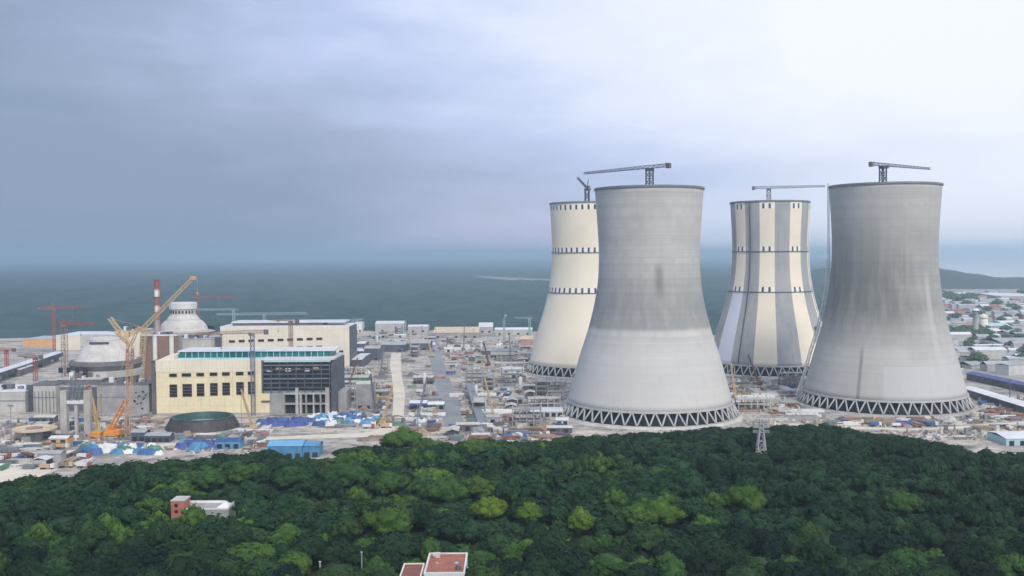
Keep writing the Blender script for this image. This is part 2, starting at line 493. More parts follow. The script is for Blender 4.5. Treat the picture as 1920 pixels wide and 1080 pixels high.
def thing(name, label, cat, loc=(0, 0, 0), rotz=0.0, group=None):
    o = bpy.data.objects.new(name, None); COL.objects.link(o)
    o.location = loc; o.rotation_euler.z = rotz; o.empty_display_size = 2
    return tag(o, label, cat, group)


def copy_tree(o, parent=None):
    c = o.copy(); COL.objects.link(c)
    if parent: c.parent = parent
    for ch in list(o.children): copy_tree(ch, c)
    return c


def dup(root, loc, rotz=0.0, scale=None, label=None, group=None):
    r = copy_tree(root)
    r.location = loc; r.rotation_euler.z = rotz
    if scale: r.scale = scale if isinstance(scale, (tuple, list)) else (scale,) * 3
    if label: r['label'] = label
    if group: r['group'] = group
    return r


def sheet(name, pts, mat, z, parent=None):
    mb = MB(); mb.add([(p[0], p[1], z) for p in pts], [tuple(range(len(pts)))])
    o = mb.build(name, mat)
    nrm = o.data.polygons[0].normal.z
    if nrm < 0: o.data.flip_normals()
    o['kind'] = 'structure'
    return o


def pix(pts, z=0.0):
    return [P(a, b, z) for a, b in pts]


def ribbon(name, pts, width, mat, z):
    """a road along ground points, width in metres (number or list)"""
    pts = [Vector((p[0], p[1], 0)) for p in pts]
    L, Rr = [], []
    for i, p in enumerate(pts):
        d = (pts[min(i + 1, len(pts) - 1)] - pts[max(i - 1, 0)]).normalized()
        n_ = Vector((-d.y, d.x, 0)); wd = width[i] if isinstance(width, list) else width
        L.append(p + n_ * wd / 2); Rr.append(p - n_ * wd / 2)
    mb = MB()
    vs = [(p.x, p.y, z) for p in L] + [(p.x, p.y, z) for p in Rr]
    n = len(L)
    mb.add(vs, [(i, n + i, n + i + 1, i + 1) for i in range(n - 1)])
    o = mb.build(name, mat); o['kind'] = 'structure'
    if o.data.polygons[0].normal.z < 0: o.data.flip_normals()
    return o


# ------------------------------------------------------------------ ground
sheet('ground', [(-21000, -800), (21000, -800), (21000, 39000), (-21000, 39000)], 'plain_haze_tint', 0.0)
sheet('forest_ground', [(-420, 200), (420, 200), (420, 720), (-420, 720)], 'forest_floor', 0.06)
SITE_EDGE = [(-200, 1010), (0, 930), (110, 905), (300, 880), (480, 872), (690, 855), (760, 845), (1000, 838), (1250, 832), (1450, 828), (1640, 838), (1780, 852), (2060, 875)]
site = pix(SITE_EDGE) + pix([(2140, 735), (1780, 700), (1560, 636), (1300, 628), (1040, 622), (700, 617), (400, 622), (-160, 640)])
sheet('site_ground', site, 'site_soil', 0.12)
sheet('town_ground', pix([(1560, 640), (1780, 701), (2300, 760), (2300, 536), (1560, 541)]), 'town_ground', 0.10)
sheet('haze_water_sheet', [(1050, 3600), (2600, 3300), (9000, 4200), (20800, 12000), (20800, 38800), (11800, 38800), (2300, 7000)], 'pale_haze_water', 0.2)  # pale water sheet added beyond the hill, standing in for white haze
sheet('sandbar', pix([(890, 517), (960, 521), (1040, 524), (1110, 530), (1060, 531), (980, 527), (910, 521)]), 'sandbar', 0.15)
ribbon('haul_road', pix([(-60, 858), (60, 852), (150, 846), (260, 838), (330, 833), (420, 826), (520, 822), (620, 818), (700, 815), (730, 805), (745, 780)]),
       [16, 12, 8, 10, 10, 10, 12, 16, 20, 16, 12], 'road_sand', 0.20)
sheet('lorry_park', pix([(-80, 925), (-80, 868), (70, 862), (110, 880), (60, 900)]), 'road_sand', 0.17)
ribbon('site_track', pix([(746, 780), (749, 740), (744, 705), (741, 685), (743, 662)]), [9, 10, 10, 12, 12], 'road_sand', 0.21)
ribbon('plant_road', pix([(852, 800), (843, 760), (830, 715), (818, 675), (813, 640), (812, 624)]), 15, 'road_asphalt', 0.23)
ribbon('perimeter_road', pix([(940, 832), (1000, 822), (1060, 815)]), 12, 'road_sand', 0.19)
ribbon('east_road', pix([(1480, 796), (1600, 803), (1700, 806), (1800, 802), (1960, 790)]), 8, 'road_sand', 0.22)
ribbon('east_verge_track', pix([(1690, 822), (1790, 818), (1890, 808), (1990, 803)]), 7, 'road_sand', 0.18)

# hill on the right, beyond the town
mb = MB()
hx = np.linspace(0, 1, 60); hy = np.linspace(0, 1, 14)
pA = P(1500, 543); pB = P(2250, 541)
for j in hy:
    for i in hx:
        px_ = 1500 + 750 * i
        h = np.interp(px_, [1500, 1600, 1700, 1765, 1800, 1850, 1900, 1930, 2000, 2250], [50, 66, 80, 88, 82, 68, 46, 38, 30, 6])
        h += 3 * math.sin(i * 37) + 2 * math.sin(i * 91 + 1)
        x = pA.x + (pB.x - pA.x) * i; y = pA.y + (pB.y - pA.y) * i + j * 700
        prof_h = math.sin(min(1, j * 1.0) * math.pi) ** 0.8
        mb.v.append((x, y, -1 + h * prof_h))
for j in range(13):
    for i in range(59):
        a = j * 60 + i; mb.f.append((a, a + 1, a + 61, a + 60))
hill = mb.build('hill', 'hill_haze_tint', smooth=True); hill['kind'] = 'structure'

# far woodland: one mass of canopy behind the site
mb = MB()
NX, NY = 300, 150
ys = 1640 + (np.linspace(0, 1, NY) ** 1.5) * 7000
for j, y in enumerate(ys):
    half = y * 0.62
    for i in range(NX):
        x = -half + (half + min(half, 0.36 * y)) * i / (NX - 1)
        px_ = 960 + F * x / y
        lim = 1650 + max(0, (px_ - 1250)) * 1.2 + (90 * math.sin(x * .006) if px_ < 400 else 0)
        z = 6 + 3.2 * math.sin(x * .05 + math.sin(y * .04) * 2) + 2.5 * math.sin(y * .031 + x * .013) + RNG.normal() * .9
        py_ = 478 + F * CH / y
        clearing = abs(px_ - 985) < 100 and abs(py_ - 523 - (px_ - 985) * .03) < 5
        mb.v.append((x, y, z if y > lim and not clearing else -2))
for j in range(NY - 1):
    for i in range(NX - 1):
        a = j * NX + i; mb.f.append((a, a + 1, a + NX + 1, a + NX))
ff = mb.build('far_woodland', 'far_canopy_haze_tint', smooth=True)
tag(ff, 'dark hazy woodland stretching to the horizon behind the plant', None, None, 'stuff')

# ------------------------------------------------------------------ cooling towers
PROF = [(0, 66.0), (11, 62.4), (20, 59.6), (30, 57.0), (39, 54.8), (48, 52.0), (57, 49.3), (66, 47.0), (75, 44.9), (83, 43.4), (92, 41.9), (103, 40.7), (112, 40.2), (121, 40.0), (131, 40.3), (141, 40.9), (152, 41.8), (163, 42.8), (175, 43.9)]


def rad(h):
    return float(np.interp(h, [p[0] for p in PROF], [p[1] for p in PROF]))


def smooth_prof(h):
    # smooth the measured radii a little
    return sum(rad(min(175, max(11, h + d))) for d in (-8, -4, 0, 4, 8)) / 5 if 11 < h < 175 else rad(h)


def cooling_tower(label, loc, mat, gallery=False, Ht=175.0, kt=1.0, kr=1.0):
    t = thing('cooling_tower', label, 'cooling tower', loc, -math.atan2(loc[0], loc[1]))
    def srad(h):
        q = h / Ht
        return smooth_prof(11 + (h - 11) * (175 - 11) / (Ht - 11)) * float(np.interp(q, [0.3, 0.58, 0.8, 1.0], [1.0, kt, (kt + kr) / 2, kr]))
    t['height'] = Ht
    me = bpy.data.meshes.new('shell')
    n = 144
    hs = list(np.linspace(11, Ht, 42))
    vs, fs, uvs = [], [], []
    rings = [(srad(h), h) for h in hs] + [(srad(h) - 1.1, h) for h in hs[::-1]]
    for r, z in rings:
        for i in range(n):
            a = 2 * math.pi * i / n
            vs.append((r * math.sin(a), r * math.cos(a), z))
    m = len(rings)
    for k in range(m):
        k2 = (k + 1) % m
        for i in range(n):
            j = (i + 1) % n
            fs.append((k * n + j, k * n + i, k2 * n + i, k2 * n + j))
            z0, z1 = rings[k][1], rings[k2][1]
            uvs += [((i + 1) / n, z0), (i / n, z0), (i / n, z1), ((i + 1) / n, z1)]
    me.from_pydata(vs, [], fs); me.update()
    ul = me.uv_layers.new(name='UVMap')
    ul.data.foreach_set('uv', np.array(uvs, dtype=np.float32).ravel())
    me.polygons.foreach_set('use_smooth', [True] * len(me.polygons))
    me.materials.append(MATS['shell_' + mat])
    o = bpy.data.objects.new('shell', me); COL.objects.link(o); o.parent = t
    # rim collar
    rr = srad(Ht)
    MB().lathe([(rr - 1.6, Ht - .8), (rr + .8, Ht - .8), (rr + .8, Ht), (rr + 0.6, Ht), (rr + 0.6, Ht + .7), (rr + 0.4, Ht + .7), (rr + 0.4, Ht + .1), (rr - 1.6, Ht + .1), (rr - 1.6, Ht - .8)], 144, close=False).build('rim', 'grey_steel', t)
    MB().lathe([(61.2, 10.2), (62.9, 10.2), (62.75, 11.6), (61.2, 11.6), (61.2, 10.2)], 144, close=False).build('ring_beam', 'leg_concrete', t)
    # basin kerb and the fill inside
    MB().lathe([(64.2, 0), (64.2, 1.6), (69.2, 1.6), (70.2, 0.0)], 144, close=False).build('basin_kerb', 'pale_concrete', t)
    MB().lathe([(59.5, 0.2), (57.0, 9.8), (0.001, 9.9)], 72, close=False).build('fill_pack', 'dark_void', t)  # fill coloured near black to give the shade inside the legs
    if gallery:
        for h in (123.6, 83.0):
            g = srad(h)
            MB().lathe([(g - 0.2, h), (g + .8, h), (g + .8, h + 0.6), (g - 0.2, h + 0.6)], 96, close=False).build('gallery', 'slate_steel', t)
    if mat == 'striped':
        for deg, mt in ((-29, 'slate_steel'), (84, 'white_paint')):
            a = math.pi - R(deg); mb = MB()
            q = [Vector(((srad(h) + .9) * math.sin(a), (srad(h) + .9) * math.cos(a), h)) for h in range(12, 173, 8)]
            for u_, v_ in zip(q, q[1:]): mb.tube(u_, v_, .55, n=5)
            mb.build('ladder', mt, t)
    return t


LEG = None


def add_legs(t):
    """48 pairs of raking columns"""
    global LEG
    N = 48
    if LEG is None:
        LEG = []
        for s in (1, -1):
            mb = MB(); a = math.pi / N * s * 0.92
            mb.tube((0, 66.6, 1.5), (61.9 * math.sin(a), 61.9 * math.cos(a), 10.6), 0.62, 0.62, 8)
            LEG.append(mb.mesh('leg', 'leg_concrete', True))
    for k in range(N):
        for me in LEG:
            o = bpy.data.objects.new('leg', me); COL.objects.link(o); o.parent = t
            o.rotation_euler.z = 2 * math.pi * k / N


TW = {}
for key, px_, Y, mat, gal, Ht, kt, kr, lab in (
        ('one', 1217, 768, 'plain', False, 171.0, .95, .93, 'bare grey concrete cooling tower standing in front of the cream painted one'),
        ('two', 1658, 812, 'stained', False, 175.2, 1.01, .97, 'bare concrete cooling tower with green-grey stains, nearest the hill and town'),
        ('three', 1104, 1052, 'cream', True, 174.6, .963, .912, 'cooling tower painted all cream, half hidden behind a bare concrete tower'),
        ('four', 1443, 1052, 'striped', True, 174.6, .963, .912, 'cooling tower painted in upright cream and grey stripes')):
    p = at(px_, 500, Y)
    TW[key] = cooling_tower(lab, (p.x, Y, 0), mat, gal, Ht, kt, kr)
    add_legs(TW[key])


def pxy(key):
    l = TW[key].location
    return l.x, l.y


# ------------------------------------------------------------------ cranes
def tower_crane(label, x, y, H, jib, cj, azim, mat, z0=0.0, wd=2.6, luff=None, jibmat=None, apex=0.0, hook=True, bar=0.28):
    """hammerhead (or luffing) tower crane; azim = direction of the jib, counter-clockwise from +X"""
    t = thing('tower_crane', label, 'tower crane', (x, y, z0), azim)
    jibmat = jibmat or mat
    MB().truss((0, 0, 0), (0, 0, H), wd, wd * 1.4, bar, up=(1, 0, 0)).build('mast', mat, t)
    mb = MB(); mb.box(0, 0, H, wd * 1.25, wd * 1.25, 2.2); mb.build('slewing_unit', mat, t)
    mb = MB(); mb.box(1.2, -wd * 0.95, H + 0.2, 2.2, 1.6, 2.4); c = mb.build('cab', 'grey_steel', t)
    e = 0.0 if luff is None else luff
    q = (jib * math.cos(e), 0, H + 3.4 + jib * math.sin(e))
    MB().truss((0.5, 0, H + 3.4), q, 2.3, 2.6, 0.26, w2=1.5, tri=True).build('jib', jibmat, t)
    MB().truss((-0.5, 0, H + 3.2), (-cj, 0, H + 3.2), 2.2, 2.6, 0.24).build('counter_jib', jibmat, t)
    mb = MB(); mb.box(-cj + 1.6, 0, H + 0.9, 3.2, 2.6, 3.8); mb.build('counterweight', 'dark_concrete', t)
    if apex:
        mb = MB(); mb.truss((0, 0, H + 3.4), (0, 0, H + 3.4 + apex), 1.8, 2.2, 0.22, up=(1, 0, 0), w2=0.5)
        mb.build('apex', jibmat, t)
        mb = MB(); mb.tube((0, 0, H + 3.4 + apex), (jib * 0.6, 0, H + 4.6 + jib * 0.6 * math.sin(e)), 0.09, n=4)
        mb.tube((0, 0, H + 3.4 + apex), (-cj + 2, 0, H + 4.4), 0.09, n=4); mb.build('tie_bar', jibmat, t)
    if luff is not None:
        mb = MB(); mb.tube((-2, 0, H + 3), (-5, 0, H + 12), 0.25, n=4); mb.tube((1, 0, H + 3), (-5, 0, H + 12), 0.25, n=4)
        mb.tube((-5, 0, H + 12), q, 0.08, n=4); mb.build('back_mast', jibmat, t)
    elif hook:
        mb = MB(); mb.box(jib * 0.55, 0, H + 1.4, 2.2, 1.8, 0.9); mb.build('trolley', 'grey_steel', t)
        mb = MB(); mb.tube((jib * 0.55, 0, H + 1.4), (jib * 0.55, 0, H - 8), 0.10, n=4); mb.box(jib * 0.55, 0, H - 9, .8, .8, 1.4); mb.build('hook', 'grey_steel', t)
    return t


x, y = pxy('one'); tower_crane('grey hammerhead crane rising from inside the front concrete cooling tower', x + .5, y, 184.6, 74, 21, math.atan2(58, -45), 'blue_grey_steel', wd=3.8, hook=False, bar=.55)
x, y = pxy('two'); tower_crane('grey hammerhead crane rising from the stained cooling tower by the hill', x - 1.5, y, 189, 70, 18, math.atan2(43, 56), 'blue_grey_steel', wd=3.8, hook=False, bar=.55)
x, y = pxy('four'); tower_crane('grey hammerhead crane rising from the striped cooling tower', x - 1, y, 187, 56, 17, math.atan2(-13, 53), 'blue_grey_steel', wd=3.8, hook=False, bar=.55)
x, y = pxy('three'); tower_crane('small luffing crane on top of the all cream cooling tower', x - 1.5, y, 188, 38, 7, math.atan2(37, -8), 'blue_grey_steel', wd=3.8, bar=.55, luff=R(20))


def crane_px(label, px_, base_py, top_py, mat, jib, cj, azim, base_Y=None, **kw):
    Y = base_Y or P(px_, base_py).y
    q = at(px_, top_py, Y)
    return tower_crane(label, q.x, Y, q.z - 3.4, jib, cj, azim, mat, **kw)


crane_px('slim grey tower crane mast standing before the yellow hall front', 473, 786, 622, 'grey_steel', 42, 12, R(205), 772, jibmat='brown_steel')
crane_px('pale teal hammerhead crane behind the cream hall roof', 495, 0, 588, 'pale_teal_steel', 54, 52, R(188), 1180)
crane_px('pale hammerhead crane beyond the far reactor dome', 438, 0, 580, 'pale_teal_steel', 50, 8, R(176), 1300)
crane_px('red hammerhead crane over the orange building, with its jib raised beside a grey counterweight', 100, 0, 577, 'red_steel', 40, 18, R(14), 1250, apex=6)
crane_px('brown mast crane with a red jib beside the domed reactor', 120, 0, 606, 'brown_steel', 34, 10, R(-12), 1010, jibmat='red_steel', wd=4.2, apex=4)
crane_px('red tower crane partly out of frame at the edge of the grey sheds', 12, 705, 655, 'red_steel', 26, 10, R(170), None)
crane_px('dark purple-red crane mast standing before the long grey gallery', 66, 740, 668, 'red_steel', 20, 8, R(160), None, jibmat='brown_steel')
crane_px('distant red crane with its jib over the far reactor', 372, 0, 556, 'red_steel', 56, 14, R(-4), 1500, apex=5)
crane_px('brown tower crane standing between the two turbine halls', 545, 0, 600, 'brown_steel', 30, 10, R(150), 1000)
crane_px('thin grey crane mast before the cream painted tower', 993, 640, 596, 'pale_teal_steel', 24, 8, R(160), None)
crane_px('thin pale crane in the yard before the far woodland', 945, 640, 592, 'pale_teal_steel', 20, 8, R(80), None)
crane_px('pale crane mast at the end of the cream hall', 661, 640, 600, 'pale_teal_steel', 24, 8, R(60), None)

# heavy crawler crane with orange boom
g = P(212, 822)
t = thing('crawler_crane', 'huge orange crawler crane with upright boom beside the domed reactor', 'crawler crane', (g.x, g.y, 0))
mb = MB()
for s in (-1, 1): mb.box(s * 4.6, 0, 0, 2.4, 15, 2.6)
mb.build('track', 'brown_steel', t)
mb = MB(); mb.box(0, 0, 2.6, 8, 12, 3.0); mb.box(-2, 3, 5.6, 5, 5, 3.0); mb.build('body', 'orange_steel', t)
mb = MB(); mb.box(4.5, -3.5, 3.0, 2.6, 3.4, 3.2); mb.build('cab', 'orange_steel', t)
mb = MB(); mb.box(-11.5, 1, 0.8, 7, 5, 3.4); mb.build('counterweight', 'orange_steel', t)
foot = Vector((10.0, 0, 3)); head = at(244, 648, g.y) - Vector((g.x, g.y, 0))
MB().truss(foot, head, 3.3, 4.6, 0.24, up=(0, 1, 0)).build('boom', 'tan_steel', t)
j2 = at(206, 596, g.y + 4) - Vector((g.x, g.y, 0))
MB().truss(head, j2, 2.6, 3.6, 0.24, up=(0, 1, 0), w2=2.2).build('luffing_jib', 'yellow_steel', t)
for k, (a, b) in enumerate(((216, 622), (262, 612))):
    e = at(a, b, g.y + 2) - Vector((g.x, g.y, 0))
    MB().truss(head, e, 1.7, 3, 0.22, up=(0, 1, 0), w2=1.2).build('strut', 'yellow_steel', t)
mb = MB(); mb.truss((-2, 1, 6), (9, 1, 26), 2.4, 3, 0.3, up=(0, 1, 0)); mb.build('derrick_mast', 'orange_steel', t)
mb = MB(); mb.tube(head, (-11, 1, 4), 0.12, n=4); mb.tube(j2, (e.x, e.y, e.z), 0.1, n=4); mb.build('pendant', 'yellow_steel', t)
# red band on the boom
a = foot.lerp(head, 0.80); b = foot.lerp(head, 0.97)
MB().truss(a, b, 3.6, 4.4, 0.28, up=(0, 1, 0)).build('boom_collar', 'red_steel', t)

# yellow luffing crane by the far reactor
Yc = 985
b0 = at(262, 655, Yc)
t = thing('luffing_crane', 'tall yellow lattice luffing crane leaning up beside the far reactor', 'crane', (b0.x, Yc, 0))
o = Vector((b0.x, Yc, 0))
p1 = at(270, 614, Yc) - o; p2 = at(362, 521, Yc) - o
MB().truss((0, 0, 0), p1, 4.4, 5, 0.32, up=(0, 1, 0)).build('mast', 'yellow_steel', t)
MB().truss(p1, p2, 3.4, 4, 0.30, up=(0, 1, 0), w2=2.6).build('boom', 'yellow_steel', t)
q1 = at(238, 626, Yc) - o; q2 = at(222, 640, Yc) - o
MB().truss(p1, q1, 3, 4, 0.3, up=(0, 1, 0)).build('back_stay', 'yellow_steel', t)
MB().truss(p1, q2, 2.4, 4, 0.3, up=(0, 1, 0)).build('back_stay', 'yellow_steel', t)
mb = MB(); mb.box(p2.x, p2.y, p2.z - 1.8, 5.5, 2.6, 3.4); mb.build('boom_head', 'tan_steel', t)
mb = MB(); mb.tube(p2 + Vector((4, 0, -1)), p2 + Vector((4, 0, -14)), 0.18, n=4); mb.box(p2.x + 4, p2.y, p2.z - 16, 1.4, 1.4, 2); mb.build('hook', 'orange_steel', t)
mb = MB(); mb.box(q1.x, q1.y, q1.z - 3, 5, 4, 5); mb.build('counterweight', 'yellow_steel', t)

# vent stack with red and white bands
Ys = 1060
p0 = at(295, 605, Ys); top = at(295, 525, Ys)
t = thing('vent_stack', 'tall ventilation stack banded red and white beside the far reactor', 'vent stack', (p0.x, Ys, 0))
zs = [0, at(295, 600, Ys).z, at(295, 585, Ys).z, at(295, 571, Ys).z, at(295, 557, Ys).z, at(295, 541, Ys).z, top.z]
for k, (mt, nm) in enumerate((('grey_concrete', 'shaft'), ('brown_steel', 'lower_band'), ('white_paint', 'white_band'), ('brown_steel', 'dark_band'), ('white_paint', 'white_panel'), ('red_steel', 'red_top'))):
    MB().lathe([(2.5, zs[k]), (2.5, zs[k + 1])], 20).build(nm, mt, t)
for z in zs[2:]:
    MB().lathe([(2.5, z - .3), (3.8, z - .3), (3.8, z + .5), (2.5, z + .5)], 20).build('platform', 'red_steel', t)
for a in range(4):
    s = math.pi / 4 + a * math.pi / 2
    MB().tube((3.5 * math.sin(s), 3.5 * math.cos(s), 30), (3.5 * math.sin(s), 3.5 * math.cos(s), top.z + .4), 0.26).build('frame_post', 'red_steel', t)

# inclined hoist that follows the stained tower's flank
x, y = pxy('two')
t = thing('construction_hoist', 'slender white hoist track bending up the flank of the stained cooling tower', 'hoist', (x, y, 0))
ang = math.atan2(-x, -y) + math.pi / 2 + 0.02     # the meridian facing the striped tower
pts = []
for h in (4, 20, 40, 60, 80, 100, 118):
    r_ = rad(h) + 2.6
    pts.append(Vector((r_ * math.sin(ang), r_ * math.cos(ang), h)))
mb = MB()
for a, b in zip(pts, pts[1:]): mb.truss(a, b, 2.0, 2.5, 0.26, up=(0, 1, 0))
mb.build('track', 'white_paint', t)
mb = MB(); mb.truss(pts[-1], (pts[-1].x - 0.5, pts[-1].y, 179), 1.2, 2.5, 0.14, up=(0, 1, 0)); mb.build('upper_mast', 'white_paint', t)
mb = MB(); mb.box(pts[3].x - 1.6, pts[3].y, 59, 1.8, 1.8, 2.8); mb.build('hoist_car', 'grey_steel', t)

# ------------------------------------------------------------------ turbine halls
def windows(par, specs, y, nm='window'):
    for (x0, x1, z0, z1, slats) in specs:
        mb = MB()
        mb.span(x0, x1, y - 0.02, y + .2, z0, z1)
        o = mb.build(nm, 'window_glass', par)
        mb = MB()
        fr = 0.25
        mb.span(x0 - fr, x1 + fr, y - .25, y - .03, z1, z1 + fr); mb.span(x0 - fr, x1 + fr, y - .35, y - .03, z0 - fr, z0)
        mb.span(x0 - fr, x0, y - .25, y - .03, z0, z1); mb.span(x1, x1 + fr, y - .25, y - .03, z0, z1)
        mb.build('frame', 'louvre', o)
        if slats:
            mb = MB()
            for k in range(1, slats): 
                z = z0 + (z1 - z0) * k / slats
                mb.span(x0, x1, y - .12, y - .03, z - .28, z + .28)
            mb.build('slat', 'louvre', o)


# --- front hall, yellow
Y0 = 778.0
def hx_(px_, py=720, Y=Y0): return at(px_, py, Y).x
def hz_(py, px_=400, Y=Y0): return at(px_, py, Y).z
xL, xS, xR = hx_(293), hx_(490), hx_(625)
zT = hz_(677)
DEP = 46
t = thing('turbine_hall', 'yellow clad hall with two rows of dark windows and a teal clerestory roof', 'hall')
mb = MB()
mb.span(xL, xS, Y0, Y0 + DEP, 0, zT)
xk = hx_(505)
mb.span(xS, xk, Y0 - .0, Y0 + DEP - 1, 0, hz_(738, 500))
mb.build('wall', 'yellow_cladding', t)
mb = MB(); mb.span(xL - .2, xS + .1, Y0 - .25, Y0 - .02, hz_(697), zT + 1.0); mb.build('upper_cladding', 'pale_cream', t)
mb = MB(); mb.span(xL - .1, xk + .1, Y0 - .3, Y0 - .02, 0, 1.6); mb.build('plinth', 'grey_concrete', t)
mb = MB(); mb.span(xS, xk + .4, Y0 - .8, Y0 - .02, hz_(754, 500), hz_(751, 500)); mb.build('canopy', 'louvre', t)
ups = []
for q in (325, 350, 376, 401, 424, 450, 472):
    c = hx_(q); wd = 3.4 if q == 350 else 2.7
    ups.append((c - wd, c + wd, hz_(705.5 - (q - 325) * .02), hz_(700.5 - (q - 325) * .02), 0))
windows(t, ups, Y0 - .27)
los = []
for q in (325, 351, 376, 401, 424, 450, 472):
    c = hx_(q); wd = 3.4 if q == 351 else 2.7
    dz = (q - 325) * .03
    los.append((c - wd, c + wd, hz_(743.5 - dz), hz_(721 - dz), 4))
windows(t, los, Y0 - .02)
# roof with raised clerestory
mb = MB(); mb.span(xL, xS, Y0 + .2, Y0 + DEP, zT, zT + .5); mb.build('roof', 'white_roof', t)
xm0, xm1 = hx_(327), hx_(614)
zc = zT + .5
mb = MB(); mb.span(xm0, xm1, Y0 + 13, Y0 + 40, zc, zc + 5.6); mb.build('clerestory', 'teal_glazing', t)
mb = MB(); mb.span(xm0 - 1, xm1 + 4, Y0 + 11.6, Y0 + 41.5, zc + 5.6, zc + 6.5); mb.build('clerestory_roof', 'white_roof', t)
mb = MB(); mb.span(xL + 9, xR - 1, Y0 + 9, Y0 + 12.8, zc, zc + 1.0); mb.build('gutter', 'cyan_trim', t)
mb = MB()
for k in range(1, 24):
    c = xm0 + (xm1 - xm0) * k / 24
    mb.span(c - .25, c + .25, Y0 + 12.8, Y0 + 12.98, zc + 1.0, zc + 5.58)
mb.build('mullion', 'cyan_trim', t)
mb = MB()
mb.add([(xL, Y0 + 3, zc), (xL, Y0 + 42, zc), (xL + 13, Y0 + 42, zc), (xL + 13, Y0 + 3, zc), (xL + 8, Y0 + 3, zc + 3.6), (xL + 8, Y0 + 42, zc + 3.6), (xL + 13, Y0 + 3, zc + 3.6), (xL + 13, Y0 + 42, zc + 3.6)],
       [(0, 4, 5, 1), (4, 6, 7, 5), (0, 3, 6, 4), (1, 5, 7, 2), (2, 7, 6, 3)])
mb.build('stair_head', 'pale_cream', t)

# --- steel framed annexe against it
t = thing('steel_annexe', 'dark glass and steel annexe still open at its floors, joined to the yellow hall', 'annexe')
zA, zM = hz_(675, 560), hz_(737, 560)
mb = MB(); mb.span(xS + .3, xR - 3, Y0 + 3, Y0 + 44, zM, zA - .8); mb.build('curtain_wall', 'slate_glass', t)
nf = 7
for k in range(nf + 1):
    z = zM + (zA - zM - 1.2) * k / nf
    mb = MB(); mb.span(xS + .2, xR - 2.4, Y0 + 1.2, Y0 + 44, z, z + (.9 if k not in (0, nf) else 1.6)); mb.build('floor_slab', 'slate_steel' if k % 3 else 'grey_steel', t)
for k in range(9):
    c = xS + 1 + (xR - 4 - xS) * k / 8
    mb = MB(); mb.box(c, Y0 + 1.0, zM, .7, .7, zA - zM - .3); mb.build('column', 'slate_steel', t)
mb = MB(); mb.span(xS + .1, xR + .6, Y0 + .6, Y0 + 44, zA - .2, zA + 1.4); mb.build('roof', 'white_roof', t)
mb = MB(); mb.span(xS + 2, xR - 2, Y0 + .2, Y0 + 1.0, zA - 1.6, zA - .3); mb.build('fascia', 'cyan_trim', t)
# pale insulation and plant stacked on the top floor
for k in range(6):
    c = xS + 6 + k * 7.2
    mb = MB(); mb.box(c, Y0 + 1.8, zA - 9 + (k % 2), 4.2, .8, 1.6 + .4 * (k % 3)); mb.build('stored_panel', 'timber' if k % 2 else 'white_paint', t)
# concrete lower storeys
mb = MB(); mb.span(xk + .1, hx_(530), Y0 + .5, Y0 + 42, 0, zM - .1); mb.build('concrete_wall', 'grey_concrete', t)
mb = MB(); mb.span(hx_(530), xR - 1, Y0 + 5, Y0 + 42, 0, zM - .1); mb.build('back_wall', 'dark_void', t)
for (a, wd, mt) in ((531, 1.4, 'grey_concrete'), (556, 2.2, 'pale_concrete'), (563, 1.6, 'pale_concrete'), (573, .9, 'grey_concrete'), (587, .9, 'pale_concrete'), (600, .9, 'grey_concrete'), (613, 3.0, 'pale_concrete')):
    mb = MB(); c = hx_(a); mb.span(c - wd / 2, c + wd / 2, Y0 + .3, Y0 + 5, 0, zM + (4.0 if a in (560, 556, 613) else -.2)); mb.build('pillar', mt, t)
zz = hz_(759, 560)
mb = MB(); mb.span(hx_(530), hx_(612), Y0 + .8, Y0 + 5, zz, zz + 1.0); mb.build('beam', 'pale_concrete', t)
mb = MB(); mb.span(hx_(530), hx_(613), Y0 + .6, Y0 + 5, zM - 1.2, zM + .2); mb.build('beam', 'pale_concrete', t)
mb = MB(); mb.span(xR - 2.2, xR + 1.6, Y0 + 2, Y0 + 43, 0, zA - .4); mb.build('end_wall', 'slate_steel', t)
mb = MB(); mb.span(xR + 1.7, xR + 8, Y0 + 12, Y0 + 36, 0, 16); mb.build('lean_to', 'grey_concrete', t)

# dark block added where there is only a shadowed gap left of the hall
t = thing('shadow_gap_block', 'narrow dark block painted for the shadowed gap between the domed reactor and yellow hall', 'building')
a, b = hx_(279), hx_(292.5)
mb = MB(); mb.span(a, b, Y0 + 6, Y0 + 50, 0, hz_(680)); mb.build('wall', 'dark_concrete', t)
mb = MB(); mb.span(a - .5, b - .5, Y0 + 5.4, Y0 + 50, hz_(680), hz_(678)); mb.build('roof', 'slate_steel', t)

# --- rear hall, cream
Y1 = 1083.0
x0, x1 = at(413, 640, Y1).x, at(655, 640, Y1).x
z1 = at(530, 613, Y1).z
t = thing('turbine_hall', 'cream clad hall with one row of small windows behind the yellow hall', 'hall')
mb = MB(); mb.span(x0, x1, Y1, Y1 + 48, 0, z1); mb.build('wall', 'cream_cladding', t)
mb = MB(); mb.span(x0 - .3, x1 + .5, Y1 + .2, Y1 + 48.2, z1, z1 + .8); mb.build('roof', 'white_roof', t)
mb = MB(); mb.span(x0 + 10, x1 - 30, Y1 + 12, Y1 + 40, z1 + .8, z1 + 3.6); mb.build('clerestory', 'louvre', t)
mb = MB(); mb.span(x0 + 9, x1 - 6, Y1 + 11, Y1 + 42, z1 + 3.6, z1 + 5.0); mb.build('clerestory_roof', 'white_roof', t)
mb = MB(); mb.span(x1 + .05, x1 + 1.0, Y1 + .4, Y1 + 47, 0, z1 - .3); mb.build('end_wall', 'slate_steel', t)
sp = []
for q in range(10):
    c = at(435 + q * 18.2, 638, Y1).x; zz = at(435, 640.5 - q * .45, Y1).z
    sp.append((c - 3, c + 3, zz - .9, zz + 1.3, 0))
